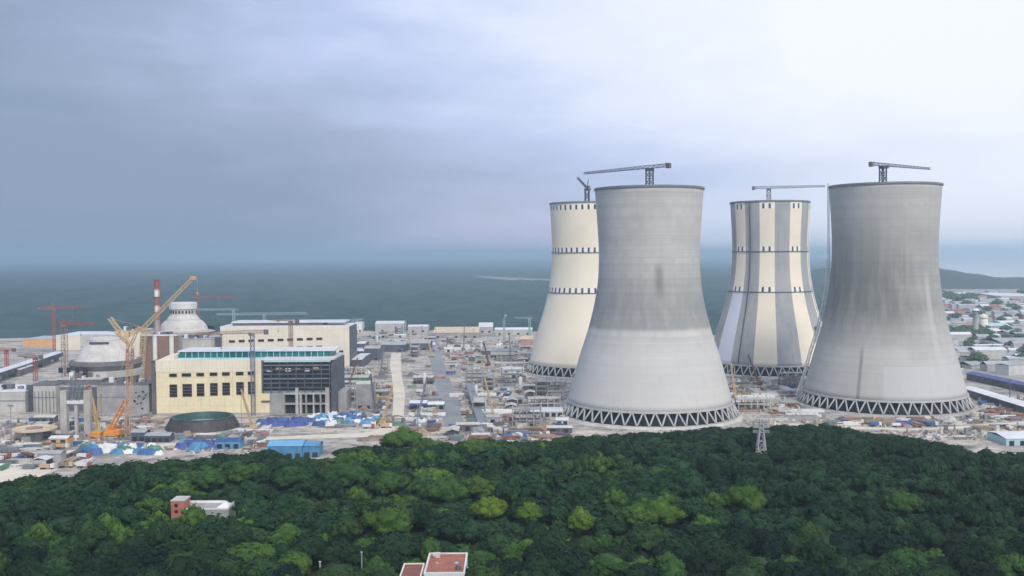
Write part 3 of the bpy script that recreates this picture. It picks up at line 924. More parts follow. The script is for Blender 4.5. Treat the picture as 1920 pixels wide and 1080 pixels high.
for q in range(10):
    c = at(435 + q * 18.2, 655, Y1).x; zz = at(435, 657 - q * .4, Y1).z
    sp.append((c - 3, c + 3, zz - 4.5, zz + 2.3, 0))
windows(t, sp, Y1 - .02)
sp = []
for q in (640,):
    for zz in (660, 672, 684):
        c = at(q, zz, Y1).x; z = at(q, zz, Y1).z; sp.append((c - 2, c + 2, z - 1.5, z + 1.5, 0))
windows(t, sp, Y1 - .02)

# ------------------------------------------------------------------ reactors
# near reactor
Yr = 846.0
c = at(199, 690, Yr); cx = c.x
def rz(py, px_=199, Y=Yr): return at(px_, py, Y).z
t = thing('reactor_building', 'near reactor with broad cut-off white dome over a dark collar', 'reactor', (cx, Yr, 0))
zd = rz(674); zt = rz(636)
k = Yr / F
prof = [(24.8, zd), (22.6, zd + 3.6), (20.2, zd + 7.4), (17.6, zd + 11.2), (15.4, zd + 14.2), (14.2, zt)]
MB().lathe(prof + [(13.0, zt + .6), (0.001, zt + .8)], 64, close=False).build('dome', 'dome_shell', t)
zc0 = rz(690)
MB().lathe([(27.0, zc0), (29.0, zd - 3.0), (27.5, zd + .2), (24.6, zd + .3)], 64, close=False).build('collar', 'dark_concrete', t)
MB().lathe([(29.5, rz(702)), (29.5, zc0 - .4), (27.0, zc0)], 64, close=False).build('gallery_drum', 'pale_concrete', t)
MB().lathe([(26.0, 0), (26.0, zc0)], 64).build('containment_wall', 'grey_concrete', t)
mb = MB()
for a in np.linspace(-0.5, 0.45, 16):
    r_ = 16.2; mb.box(r_ * math.sin(a + math.pi), r_ * math.cos(a + math.pi), zt - 2.6, 1.0, .8, 1.6, -a)
mb.build('dome_port', 'slate_steel', t)
mb = MB(); mb.lathe([(14.1, zt + .1), (14.5, zt + .1), (14.5, zt + 1.4), (14.1, zt + 1.4)], 48, close=False); mb.build('top_rail', 'white_paint', t)
mb = MB()
for q in (114, 129, 145, 160):
    d = at(q, 694, Yr - 30); mb.span(d.x - cx - 1.7, d.x - cx + 1.7, -30.4, -30, d.z - 2.2, d.z + 2.2)
mb.build('vent_opening', 'dark_void', t)

# auxiliary blocks round the near reactor
def block(name, label, px0, px1, pyt, Y, depth, mat, roof='grey_roof', cat='building', extra=None, trim=True):
    a, b_ = at(px0, pyt, Y), at(px1, pyt, Y)
    t = thing(name, label, cat, ((a.x + b_.x) / 2, Y, 0))
    wd = b_.x - a.x; h = (a.z + b_.z) / 2
    mb = MB(); mb.span(-wd / 2, wd / 2, 0, depth, 0, h); mb.build('wall', mat, t)
    mb = MB(); mb.span(-wd / 2 - .3, wd / 2 + .3, -.35, depth + .3, h, h + .9); mb.build('roof', roof, t)
    if trim:
        mb = MB(); mb.span(-wd / 2 + .05, wd / 2 - .05, -.2, -.02, h * .55, h * .55 + .8); mb.build('band', 'grey_steel', t)
    if extra: extra(t, wd, h)
    return t


def ex_pipes(t, wd, h):
    for k in range(6):
        x = -wd / 2 + wd * (k + .5) / 6
        MB().tube((x, -.7, .5), (x, -.7, h * .8), .35).build('pipe', 'grey_steel', t)


def ex_spots(t, wd, h):
    rr = random.Random(3)
    for k in range(16):
        x = wd / 2 - 2 - rr.random() * wd * .28; z = 3 + rr.random() * (h - 8); s = .35 + rr.random() * .6
        mb = MB(); mb.span(x - s, x + s, -.12, .05, z - s * .8, z + s * .8); mb.build('wall_opening', 'dark_void', t)


def ex_plant(t, wd, h):
    rr = random.Random(5)
    for k in range(7):
        x = -wd / 2 + 3 + rr.random() * (wd - 6); y = 3 + rr.random() * 12
        mb = MB(); mb.box(x, y, h + .9, 3 + rr.random() * 3, 3 + rr.random() * 3, 1.5 + rr.random() * 3); mb.build('roof_unit', rr.choice(['dark_concrete', 'white_paint', 'grey_steel', 'dark_void']), t)


block('auxiliary_building', 'grey concrete auxiliary block with scattered wall openings below the near dome', 181, 279, 722, 790, 26, 'grey_concrete', 'dark_concrete', extra=lambda t, w_, h: (ex_spots(t, w_, h), ex_plant(t, w_, h)))
block('service_block', 'dark upper storey with black square vents below the near reactor dome', 108, 190, 712, 806, 14, 'dark_concrete', 'pale_concrete', extra=ex_plant)
block('stair_tower', 'pale concrete block with vertical pipes between two dark strips', 62, 104, 723, 792, 24, 'pale_concrete', 'dark_concrete', extra=ex_pipes)
block('grey_shed', 'wide plain grey block cut by the frame edge, with stepped white roof', -60, 47, 735, 795, 40, 'pale_concrete', 'white_roof', trim=True, extra=ex_plant)
block('dark_link', 'narrow dark slate wall between the plain grey block and piped block', 49, 61, 722, 800, 26, 'slate_steel', 'grey_roof', trim=False)
block('concrete_core', 'recessed grey core wall behind the two white pillars', 105, 180, 726, 800, 14, 'dark_concrete', 'grey_roof', trim=False)
gb = P(143, 817)
t = thing('gantry_frame', 'pale two-pillar portal frame standing before the near reactor', 'gantry', (gb.x, gb.y, 0))
for q in (121, 165):
    d = at(q, 760, gb.y); h = at(q, 732, gb.y).z
    mb = MB(); mb.box(d.x - gb.x, 0, 0, 4.2, 4.2, h); mb.build('pillar', 'pale_concrete', t)
a, b_ = at(122, 757, gb.y), at(153, 750, gb.y)
mb = MB(); mb.span(a.x - gb.x + 0.2, at(163, 750, gb.y).x - gb.x - .4, -1.4, 1.4, a.z, b_.z); mb.build('beam', 'white_roof', t)
mb = MB(); mb.box(0, 1.0, 0, 2.0, 2.0, a.z - .2); mb.build('post', 'pale_concrete', t)
for q, zz in ((132, 705), (145, 716)):
    d = at(q, zz, gb.y); mb = MB(); mb.truss((d.x - gb.x, 0, b_.z), (d.x - gb.x + 2, 1, d.z), 3, 3, .3, up=(0, 1, 0)); mb.build('scaffold', 'grey_steel', t)

# small yellow crane before the near reactor
g = P(180, 815); q0 = at(166, 722, g.y)
t = thing('mobile_crane', 'small yellow mobile crane with red mast leaning at the grey auxiliary wall', 'crane', (g.x, g.y, 0))
mb = MB(); mb.box(0, 0, .8, 9, 3, 2.2); mb.box(3, 0, 3, 2.4, 2.6, 1.8); mb.build('body', 'yellow_steel', t)
for s in (-3, 0, 3):
    mb = MB(); mb.tube((s, -1.7, .8), (s, 1.7, .8), .8, n=12); mb.build('wheel', 'tyre', t)
e = Vector((q0.x - g.x, 0, q0.z))
MB().truss((2, 0, 3), e, 1.8, 2.4, .3, up=(0, 1, 0), w2=1.2).build('boom', 'yellow_steel', t)
MB().truss((e.x, 0, e.z - 14), e, 2.2, 2.4, .35, up=(1, 0, 0)).build('jib_head', 'red_steel', t)
mb = MB(); mb.tube(e, (e.x - 2, 0, 2), .12, n=4); mb.build('hoist_rope', 'grey_steel', t)

# far reactor
Yf = 1110.0
c = at(344, 620, Yf); cx = c.x
def fz(py): return at(344, py, Yf).z
t = thing('reactor_building', 'far reactor with complete white dome topped by a flat cylindrical cap', 'reactor', (cx, Yf, 0))
u = Yf / F
zl = fz(619); 
MB().lathe([(26.5, zl), (25.5, zl + 2), (24.3, fz(610)), (21.5, fz(604)), (18.6, fz(600)), (18.4, fz(599.4))], 64, close=False).build('dome', 'dome_shell', t)
MB().lathe([(17.6, fz(600)), (17.0, fz(597)), (14.2, fz(591)), (13.4, fz(589))], 64, close=False).build('upper_dome', 'dome_shell', t)
MB().lathe([(13.2, fz(589)), (13.2, fz(579))], 64, close=False).build('lantern', 'dome_shell', t)
mb = MB()
for a in np.linspace(-1.1, 1.1, 9):
    mb.box(13.25 * math.sin(a + math.pi), 13.25 * math.cos(a + math.pi), fz(587), 2.0, .5, 3.0, -a)
mb.build('lantern_opening', 'dark_void', t)
MB().lathe([(14.6, fz(578.8)), (14.8, fz(567.5)), (14.2, fz(566.8)), (0.001, fz(566.5))], 64, close=False).build('cap', 'white_paint', t)
MB().lathe([(27, fz(627)), (32.5, fz(625)), (33.5, fz(621)), (27, fz(618.5))], 64, close=False).build('ledge', 'pale_concrete', t)
MB().lathe([(27.0, 0), (27.0, fz(627))], 64, close=False).build('containment_wall', 'grey_concrete', t)
block('auxiliary_building', 'cream block with pinkish end below the far reactor dome', 218, 268, 622, 1060, 40, 'cream_cladding', 'pale_concrete', trim=False, extra=ex_plant)
block('auxiliary_building', 'pale auxiliary block with dark doorways under the far reactor', 330, 395, 637, 1060, 30, 'pale_concrete', 'grey_roof', trim=True, extra=ex_plant)
block('auxiliary_building', 'low dark block between the far reactor and cream hall', 395, 412, 632, 1075, 40, 'slate_steel', 'grey_roof', trim=False)
block('auxiliary_building', 'white roofed block with columns left under the far reactor', 284, 330, 632, 1040, 20, 'grey_concrete', 'pale_concrete', trim=False, extra=ex_plant)
for q, lb in ((291, 'white round column before the far reactor, nearest the vent stack'), (322, 'white round column before the far reactor, nearest its pale auxiliary block')):
    d = at(q, 672, 1000); e = at(q, 630, 1000)
    mb = MB(); mb.tube((0, 0, 0), (0, 0, e.z), 2.2, n=14); mb.tube((0, 0, e.z), (0, 0, e.z + 1.2), 2.8, n=14); o = mb.build('column_tank', 'white_paint', loc=(d.x, 1000, 0))
    tag(o, lb, 'column')
block('purple_gantry', 'mauve steel deck carried on white columns before the far reactor', 262, 330, 630, 1003, 8, 'brown_steel', 'white_roof', trim=False)

# orange building at the far left and neighbours
block('warehouse', 'long orange clad warehouse with grey sloping roof', 43, 103, 637, 1392, 60, 'orange_cladding', 'grey_roof', trim=False)
block('warehouse', 'white roofed hall between the orange warehouse and near reactor', 105, 165, 630, 1330, 70, 'cream_cladding', 'white_roof', trim=False)
block('warehouse', 'low white roofed store beside the orange warehouse', 14, 42, 648, 1420, 40, 'town_wall', 'white_roof', trim=False)
block('warehouse', 'pale office block behind the near reactor dome', 150, 235, 628, 1180, 40, 'pale_concrete', 'white_roof', trim=True)
A = P(-20, 722); B = P(112, 676)
L = (B - A).length
t = thing('conveyor_gallery', 'long raised gallery with white roof running diagonally past the grey sheds', 'gallery', (A.x, A.y, 0), math.atan2(B.y - A.y, B.x - A.x))
mb = MB(); mb.span(0, L, -4, 4, 5, 10); mb.build('wall', 'slate_steel', t)
mb = MB(); mb.span(-1, L + 1, -5.5, 5.5, 10, 10.7); mb.build('roof', 'white_roof', t)
for k in range(8):
    mb = MB(); mb.box(L * (k + .5) / 8, 0, 0, 1, 6, 5); mb.build('pier', 'grey_concrete', t)
for k, (qx, qy, ln, lb) in enumerate(((38, 702, 46, 'short white roofed shed parallel to the diagonal gallery, nearer the frame edge'), (78, 686, 34, 'short white roofed shed parallel to the diagonal gallery, nearer the domed reactor'))):
    g = P(qx, qy); t = thing('grey_shed', lb, 'shed', (g.x, g.y, 0), math.atan2(B.y - A.y, B.x - A.x))
    mb = MB(); mb.span(-ln / 2, ln / 2, -6, 6, 0, 7); mb.build('wall', 'dark_concrete', t)
    MB().gable(-ln / 2, ln / 2, -6, 6, 7, 2).build('roof', 'white_roof', t)

# ------------------------------------------------------------------ dark dome ring, disc
g = P(380, 801)
t = thing('dome_ring', 'large dark round steel dome section lying in front of the yellow hall', 'dome section', (g.x, g.y, 0))
MB().lathe([(26.0, 0), (25.2, 1.2), (21.4, 7.6), (20.6, 7.6)], 64, close=False).build('outer_plate', 'dark_steel_ring', t)
MB().lathe([(21.6, 7.6), (21.6, 8.1), (19.6, 8.1), (19.2, 7.4), (17.4, 2.8), (11, 2.4), (10.6, 3.2), (6, 3.6), (0.001, 4.0)], 64, close=False).build('inner_plate', 'ring_floor', t)
MB().lathe([(10.9, 2.6), (10.9, 4.2), (9.9, 4.2), (9.9, 3.4)], 48, close=False).build('lifting_ring', 'pale_teal_steel', t)
for k in range(24):
    a = k * math.pi / 12
    mb = MB(); mb.tube((25.4 * math.sin(a), 25.4 * math.cos(a), .9), (21.6 * math.sin(a), 21.6 * math.cos(a), 7.5), .28, n=4); mb.build('rib', 'dark_steel_ring', t)
g = P(65, 826)
t = thing('round_platform', 'round tan platform disc on a grey drum in the lorry yard', 'platform', (g.x, g.y, 0))
MB().lathe([(5.2, 0), (5.2, 7.2)], 24).build('drum', 'grey_concrete', t)
MB().lathe([(12.5, 7.2), (14.2, 7.6), (14.2, 8.6), (13.2, 8.6), (12.8, 8.2), (0.001, 8.2)], 48, close=False).build('disc', 'tan_disc', t)
MB().lathe([(5.2, 8.25), (5.2, 8.9), (0.001, 9.0)], 24, close=False).build('hub', 'pinkish', t)
mb = MB(); mb.box(-1, -5.4, .1, 1.4, .5, 2.4); mb.build('doorway', 'dark_void', t)

# ------------------------------------------------------------------ site prototypes
def shed(label, x, y, rz_, L, D, H, wall, roof, group=None, name='site_shed', pitch=1.2, doors=2):
    t = thing(name, label, 'shed', (x, y, 0), rz_, group)
    mb = MB(); mb.span(-L / 2, L / 2, -D / 2, D / 2, 0, H); mb.build('wall', wall, t)
    mb = MB(); mb.gable(-L / 2, L / 2, -D / 2, D / 2, H, pitch); mb.build('roof', roof, t)
    for k in range(doors):
        c = -L / 2 + L * (k + .5) / doors
        mb = MB(); mb.span(c - min(1.6, L / 6), c + min(1.6, L / 6), -D / 2 - .08, -D / 2 + .1, .1, min(H - .5, 3.2)); mb.build('door', 'dark_void', t)
    return t


def shed_px(label, px0, px1, pyb, H, D, wall, roof, **kw):
    a, b_ = P(px0, pyb), P(px1, pyb)
    c = (a + b_) / 2
    return shed(label, c.x, c.y + D / 2, 0, (b_ - a).length, D, H, wall, roof, **kw)


# named sheds of the yard, far row first
shed_px('long low white shed at the edge of the far woodland', 704, 757, 622, 13, 40, 'town_wall', 'white_roof', name='warehouse', pitch=3)
shed_px('small white block with tall pale tank house beside the cream hall end', 665, 678, 622, 14, 30, 'white_paint', 'white_roof', name='warehouse')
shed_px('broad beige warehouse roof at the far end of the asphalt road', 813, 898, 634, 8, 70, 'grey_concrete', 'tan_disc', name='warehouse', pitch=6, doors=5)
shed_px('white store between the long low shed and beige warehouse', 765, 802, 623, 9, 30, 'town_wall', 'white_roof', name='warehouse', pitch=2)
shed_px('pale twin-roofed store right behind the beige warehouse', 898, 924, 624, 9, 30, 'town_wall', 'white_roof', name='warehouse', pitch=6)
shed_px('pale blue roofed long store reaching the cream tower', 928, 998, 628, 8, 36, 'town_wall', 'white_roof', name='warehouse', pitch=2, doors=4)
shed_px('salmon walled house with pale roof against the cream tower', 976, 1000, 652, 11, 24, 'pinkish', 'tan_disc', name='house', pitch=3)
shed_px('grey long workshop below the salmon house', 920, 966, 671, 8, 24, 'pale_concrete', 'grey_roof', name='workshop', pitch=2, doors=8)
shed_px('grey tower-like concrete works building beside blue tarps', 668, 697, 768, 20, 22, 'grey_concrete', 'pale_concrete', name='works_building')
shed_px('tall bright white roofed shed leaning against the cream hall, nearest the track', 659, 678, 692, 10, 70, 'slate_steel', 'white_roof', pitch=1)
shed_px('bright white roofed shed behind the cream hall end', 668, 684, 656, 8, 40, 'slate_steel', 'white_roof', pitch=1)
shed_px('small white shed between two white roofs by the cream hall', 666, 682, 671, 8, 26, 'slate_steel', 'white_roof', pitch=1)
shed_px('grey block with hoppers beside the white roofed sheds', 683, 712, 676, 14, 26, 'blue_grey_steel', 'pale_concrete', pitch=2)
shed_px('low brown grey workshop behind the yard track', 715, 760, 660, 9, 50, 'slate_steel', 'grey_roof', name='workshop', pitch=2)
shed_px('wide slate workshop left of the asphalt road', 763, 806, 657, 9, 44, 'slate_steel', 'grey_roof', name='workshop', pitch=2)
shed_px('grey open shed with dark bays left of the asphalt road', 775, 812, 720, 6, 16, 'dark_concrete', 'pale_concrete', doors=5)
shed_px('flat lilac roofed cabin row beside the track', 768, 800, 768, 5, 16, 'indigo_tarp', 'white_roof', doors=4)
shed_px('pale green roofed cabin beside the asphalt road', 802, 832, 768, 4, 14, 'green_net', 'white_roof', doors=3)
shed_px('white flat roofed slab shed near the cream tower legs', 938, 982, 702, 5, 24, 'pale_concrete', 'white_roof', pitch=.8)
shed_px('large pale flat roof beside the front tower legs', 996, 1056, 782, 4, 22, 'pale_concrete', 'white_roof', pitch=.6, doors=5)
shed_px('green walled store right of the white roofed sheds', 628, 690, 722, 7, 20, 'green_net', 'pale_concrete', doors=3)
shed_px('low grey store behind the steel annexe', 632, 668, 744, 6, 18, 'dark_concrete', 'grey_roof', doors=2)
shed_px('bright blue walled shed with light blue roof at the forest edge', 502, 566, 860, 7.5, 16, 'bright_blue', 'light_blue_roof', pitch=2, doors=4)
shed_px('deeper blue shed adjoining the light blue roof at the forest edge', 568, 598, 858, 7, 14, 'bright_blue', 'bright_blue', pitch=1.5)
shed_px('blue roofed shed below the dark dome ring', 404, 450, 842, 5, 10, 'bright_blue', 'blue_tarp', doors=3)
shed_px('white and tan cabin beside the portal frame', 92, 126, 834, 4, 9, 'orange_cladding', 'white_roof')
shed_px('grey round-fronted cabin beside the orange crane', 246, 272, 828, 6, 10, 'blue_grey_steel', 'grey_roof')
shed_px('slate container office below the near reactor', 272, 318, 830, 4.5, 9, 'blue_grey_steel', 'grey_roof', doors=4)
shed_px('pale blue roofed hall at the frame edge beyond the forest', 1886, 1990, 836, 4.5, 26, 'cyan_trim', 'white_roof', name='hall', pitch=1.5, doors=5)

# long white-roofed building east of the stained tower
A = P(1806, 742); B = P(1990, 802)
L = (B - A).length
t = thing('long_shed', 'very long white roofed shed running past the stained tower', 'shed', (A.x, A.y, 0), math.atan2(B.y - A.y, B.x - A.x))
mb = MB(); mb.span(0, L, 0, 12, 0, 6.5); mb.build('wall', 'slate_steel', t)
mb = MB(); mb.gable(0, L, 0, 12, 6.5, 1.6, ov=.8); mb.build('roof', 'white_roof', t)
A = P(1812, 712); B = P(1990, 752); L = (B - A).length
t = thing('long_shed', 'long dark blue roofed shed behind the white roofed one', 'shed', (A.x, A.y, 0), math.atan2(B.y - A.y, B.x - A.x))
mb = MB(); mb.span(0, L, 0, 14, 0, 6); mb.build('wall', 'slate_steel', t)
mb = MB(); mb.gable(0, L, 0, 14, 6, 1.6, ov=.8); mb.build('roof', 'indigo_tarp', t)

# --- clutter prototypes
def proto_container(mat):
    mb = MB(); mb.box(0, 0, .15, 6.1, 2.44, 2.5)
    for k in range(9): 
        x = -2.7 + k * .68
        mb.box(x, -1.24, .3, .22, .1, 2.2); mb.box(x, 1.24, .3, .22, .1, 2.2)
    for sx in (-1, 1):
        for sy in (-1, 1): mb.box(sx * 3.0, sy * 1.2, 0, .2, .2, 2.75)
    return mb.mesh('container', mat)


def proto_pile(mat, seed):
    rr = random.Random(seed); mb = MB()
    for k in range(16):
        l = 5 + rr.random() * 7; y = -2.4 + (k % 6) * .9; z = .2 + (k // 6) * .75
        mb.box(rr.uniform(-1, 1), y, z, l, .7, .6, rr.uniform(-.08, .08))
    return mb.mesh('material_stack', mat)


def proto_tarp(mat, seed):
    rr = random.Random(seed); mb = MB(); n = 9
    for j in range(6):
        for i in range(n):
            e = 1 if 0 < i < n - 1 and 0 < j < 5 else 0
            mb.v.append(((i - 4) * 1.15 + rr.uniform(-.2, .2), (j - 2.5) * 1.1 + rr.uniform(-.2, .2), e * (1.9 + rr.uniform(-.5, .7))))
    for j in range(5):
        for i in range(n - 1): a = j * n + i; mb.f.append((a, a + 1, a + n + 1, a + n))
    return mb.mesh('tarpaulin_pile', mat)


def proto_mound(seed, mat='soil_brown'):
    rr = random.Random(seed); mb = MB(); n = 12
    for j in range(n):
        for i in range(n):
            x, y = (i / (n - 1) - .5) * 2, (j / (n - 1) - .5) * 2
            h = max(0, 1 - (x * x + y * y)) * 3.4 * (1 + .5 * math.sin(x * 5 + seed) * math.cos(y * 4)) + (rr.uniform(0, .5) if x * x + y * y < .9 else -.3)
            mb.v.append((x * 9, y * 6, h))
    for j in range(n - 1):
        for i in range(n - 1): a = j * n + i; mb.f.append((a, a + 1, a + n + 1, a + n))
    return mb.mesh('spoil_heap', mat, True)


def proto_slab(mat, seed):
    rr = random.Random(seed); mb = MB()
    mb.box(0, 0, 0, 26, 7, .7); mb.box(0, -3.3, .7, 26, .5, 1.5); mb.box(0, 3.3, .7, 26, .5, 1.5)
    for k in range(6): mb.box(-11 + k * 4.4, 0, .7, .5, 6, 1.2)
    return mb.mesh('foundation_trench', mat)


def make_lorry(body, cabm):
    t = thing('lorry', None, 'lorry')
    mb = MB(); mb.box(-1.2, 0, 1.1, 6, 2.5, 1.7); mb.build('load_bed', body, t)
    mb = MB(); mb.box(3.1, 0, .9, 1.9, 2.4, 2.3); mb.build('cab', cabm, t)
    for x in (-3, -1.6, 2.9):
        for s in (-1, 1):
            mb = MB(); mb.tube((x, s * .95, .55), (x, s * 1.3, .55), .55, n=10); mb.build('wheel', 'tyre', t)
    return t


def make_frame(seed, nx, nz, mat):
    """open concrete frame under construction"""
    t = thing('unfinished_building', None, 'building')
    for k in range(nz):
        mb = MB(); mb.box(0, 0, 4 + k * 4, nx * 5 + 1, 11, .5); mb.build('slab', mat, t)
    for i in range(nx + 1):
        for s in (-1, 1):
            mb = MB(); mb.box(-nx * 2.5 + i * 5, s * 4.8, 0, .7, .7, 4 * nz + (2.5 if (i + seed) % 2 else 0)); mb.build('column', mat, t)
    return t


def make_mast():
    t = thing('light_mast', None, 'light mast')
    MB().tube((0, 0, 0), (0, 0, 22), .28, .16).build('pole', 'grey_steel', t)
    mb = MB(); mb.box(0, 0, 22, 2.6, .8, .7); mb.build('lamp_head', 'grey_steel', t)
    return t


def make_silo():
    t = thing('cement_silo', None, 'silo')
    MB().lathe([(.4, 3), (1.7, 5.2), (1.7, 13), (1.2, 14.2), (.001, 14.6)], 16, close=False).build('drum', 'white_paint', t, True)
    for s in range(4):
        a = s * math.pi / 2 + .78
        MB().tube((1.6 * math.sin(a), 1.6 * math.cos(a), 0), (1.6 * math.sin(a), 1.6 * math.cos(a), 5.4), .16).build('leg', 'grey_steel', t)
    return t


def place_mesh(me, name, cat, label, group, x, y, rz_, s=(1, 1, 1), z=0.1):
    o = bpy.data.objects.new(name, me); COL.objects.link(o)
    o.location = (x, y, z); o.rotation_euler.z = rz_; o.scale = s
    return tag(o, label, cat, group)


NAMES = {'white_paint': 'white', 'blue_tarp': 'blue', 'bright_blue': 'bright blue', 'rust': 'rust red', 'grey_concrete': 'grey', 'pale_concrete': 'pale grey',
         'timber': 'timber brown', 'green_net': 'green', 'dark_concrete': 'dark grey', 'pinkish': 'pinkish', 'indigo_tarp': 'indigo', 'yellow_steel': 'yellow', 'orange_steel': 'orange', 'soil_brown': 'brown', 'grey_steel': 'steel grey', 'tan_steel': 'tan'}
AREAS = {
    # name: (px0,px1,py0,py1), where it lies in words
    'yard': ((700, 1030, 640, 800), 'in the open yard between the halls and towers'),
    'track': ((630, 760, 690, 800), 'beside the pale track right of the steel annexe'),
    'front': ((300, 500, 806, 838), 'along the haul road below the dark dome ring'),
    'lorry': ((0, 160, 835, 880), 'in the lorry yard by the round platform'),
    'edge': ((690, 1060, 795, 826), 'along the forest edge left of the front tower'),
    'between': ((1370, 1510, 700, 790), 'between the two bare concrete towers'),
    'east': ((1560, 1920, 788, 806), 'on the road verge below the stained tower'),
    'eastyard': ((1815, 1920, 755, 790), 'in the yard below the very long white roofed shed'),
    'behind': ((620, 815, 625, 690), 'behind the cream hall near the far sheds'),
    'reactor': ((60, 300, 788, 826), 'on the ground at the foot of the near reactor'),
}


def in_tower(x, y):
    for k in TW:
        l = TW[k].location
        if (x - l.x) ** 2 + (y - l.y) ** 2 < 76 ** 2: return True
    return False


BLOCKED = []      # (x0,x1,y0,y1) of the large buildings
BLOCKED.append((hx_(279) - 3, xR + 12, Y0 - 4, Y0 + 60))
BLOCKED.append((at(-60, 735, 795).x, hx_(282), 784, 880))
BLOCKED.append((x0 - 5, x1 + 8, Y1 - 4, Y1 + 60))
_g = P(380, 801); BLOCKED.append((_g.x - 30, _g.x + 30, _g.y - 30, _g.y + 30))
for o in list(COL.objects):
    if o.parent is None and o.get('category') in ('shed',):
        xs = [v for ch in o.children if ch.type == 'MESH' for v in [(o.location.x + math.cos(o.rotation_euler.z) * c[0] - math.sin(o.rotation_euler.z) * c[1], o.location.y + math.sin(o.rotation_euler.z) * c[0] + math.cos(o.rotation_euler.z) * c[1]) for c in ch.bound_box]]
        if o.name.startswith('long_shed') or o.name.startswith('conveyor'): continue
        BLOCKED.append((min(p[0] for p in xs) - 3, max(p[0] for p in xs) + 3, min(p[1] for p in xs) - 3, max(p[1] for p in xs) + 3))
USED = []


def free(x, y, r):
    if in_tower(x, y): return False
    for b in BLOCKED:
        if b[0] - r < x < b[1] + r and b[2] - r < y < b[3] + r: return False
    for ux, uy, ur in USED:
        if abs(ux - x) < (ur + r) and abs(uy - y) < (ur + r) * .7: return False
    return True


def spot(area, r, rr, tries=60):
    (a0, a1, b0, b1), _ = AREAS[area]
    for _i in range(tries):
        qx, qy = rr.uniform(a0, a1), rr.uniform(b0, b1)
        if 690 < qx < 805 and 658 < qy < 735 and rr.random() < .8: continue       # left as open bare earth
        p = P(qx, qy)
        if free(p.x, p.y, r):
            USED.append((p.x, p.y, r)); return p
    return None


rr = random.Random(21)
for road in (((852, 800), (843, 760), (830, 715), (818, 675), (813, 640)), ((745, 780), (752, 740), (742, 705), (738, 690), (744, 662)), ((-60, 858), (60, 852), (150, 846), (260, 838), (330, 833), (420, 826), (520, 822), (620, 818), (700, 815), (730, 805)), ((1480, 796), (1600, 803), (1700, 806), (1800, 802), (1960, 790))):
    q = pix(road)
    for a, b in zip(q, q[1:]):
        for k in range(12):
            p = a.lerp(b, k / 12); USED.append((p.x, p.y, 6.5))
CONT = {m: proto_container(m) for m in ('white_paint', 'blue_tarp', 'pale_concrete', 'rust', 'grey_steel', 'green_net', 'dark_concrete')}
PILE = {m: proto_pile(m, i) for i, m in enumerate(('rust', 'timber', 'pale_concrete', 'grey_steel', 'pinkish', 'white_paint', 'dark_concrete'))}
TARP = {m: proto_tarp(m, i) for i, m in enumerate(('blue_tarp', 'bright_blue', 'indigo_tarp', 'white_paint', 'green_net'))}
MOUND = [proto_mound(1), proto_mound(2, 'timber'), proto_mound(3, 'dark_concrete'), proto_mound(4, 'pale_concrete')]
TRENCH = [proto_slab('pale_concrete', 1), proto_slab('white_paint', 2), proto_slab('grey_concrete', 3)]
LORRY = [make_lorry('tan_steel', 'white_paint'), make_lorry('blue_tarp', 'white_paint'), make_lorry('white_paint', 'red_steel'), make_lorry('soil_brown', 'yellow_steel')]
LN = ['tan', 'blue', 'white', 'brown']
FRAMES = [make_frame(0, 5, 2, 'pale_concrete'), make_frame(1, 4, 3, 'grey_concrete'), make_frame(2, 7, 1, 'pale_concrete')]
MASTP = make_mast(); SILO = make_silo()


def make_mobile(mat, lean):
    t = thing('mobile_crane', None, 'crane')
    mb = MB(); mb.box(0, 0, .9, 9, 2.6, 1.5); mb.box(-1.5, 0, 2.4, 4, 2.4, 1.6); mb.build('body', mat, t)
    mb = MB(); mb.box(3.8, .3, 1.0, 1.6, 2, 1.9); mb.build('cab', mat, t)
    MB().truss((-1, 0, 3.4), (20 * math.cos(lean) - 1, 0, 3.4 + 30 * math.sin(lean)), 1.3, 2.2, .2, up=(0, 1, 0), w2=.7).build('boom', mat, t)
    mb = MB(); e = (20 * math.cos(lean) - 1, 0, 3.4 + 30 * math.sin(lean)); mb.tube(e, (e[0], 0, 6), .09, n=4); mb.box(e[0], 0, 5, .7, .7, 1.2); mb.build('hook', 'dark_concrete', t)
    for x in (-3.2, -1.2, 1.6, 3.4):
        mb = MB(); mb.tube((x, -1.35, .6), (x, 1.35, .6), .6, n=10); mb.build('wheel', 'tyre', t)
    return t


MOB = [make_mobile('yellow_steel', R(62)), make_mobile('grey_steel', R(70)), make_mobile('rust', R(55))]
MN = ['yellow', 'grey', 'red-brown']
PIPES = MB()
for k in range(14): PIPES.tube((-6 + (k % 3) * .4, -2.6 + (k % 7) * .85, .42 + (k // 7) * .78), (6 + (k % 4) * .4, -2.6 + (k % 7) * .85, .42 + (k // 7) * .78), .4, n=8)
PIPES = PIPES.mesh('pipe_stack', 'grey_steel')
_first = set()


def use(proto, x, y, rz_, label, group, scale=None):
    if proto.name not in _first:
        _first.add(proto.name); o = proto; o.location = (x, y, .1); o.rotation_euler.z = rz_
        if scale: o.scale = (scale,) * 3
        o['label'] = label; o['group'] = group
        return o
    return dup(proto, (x, y, .1), rz_, scale, label, group)


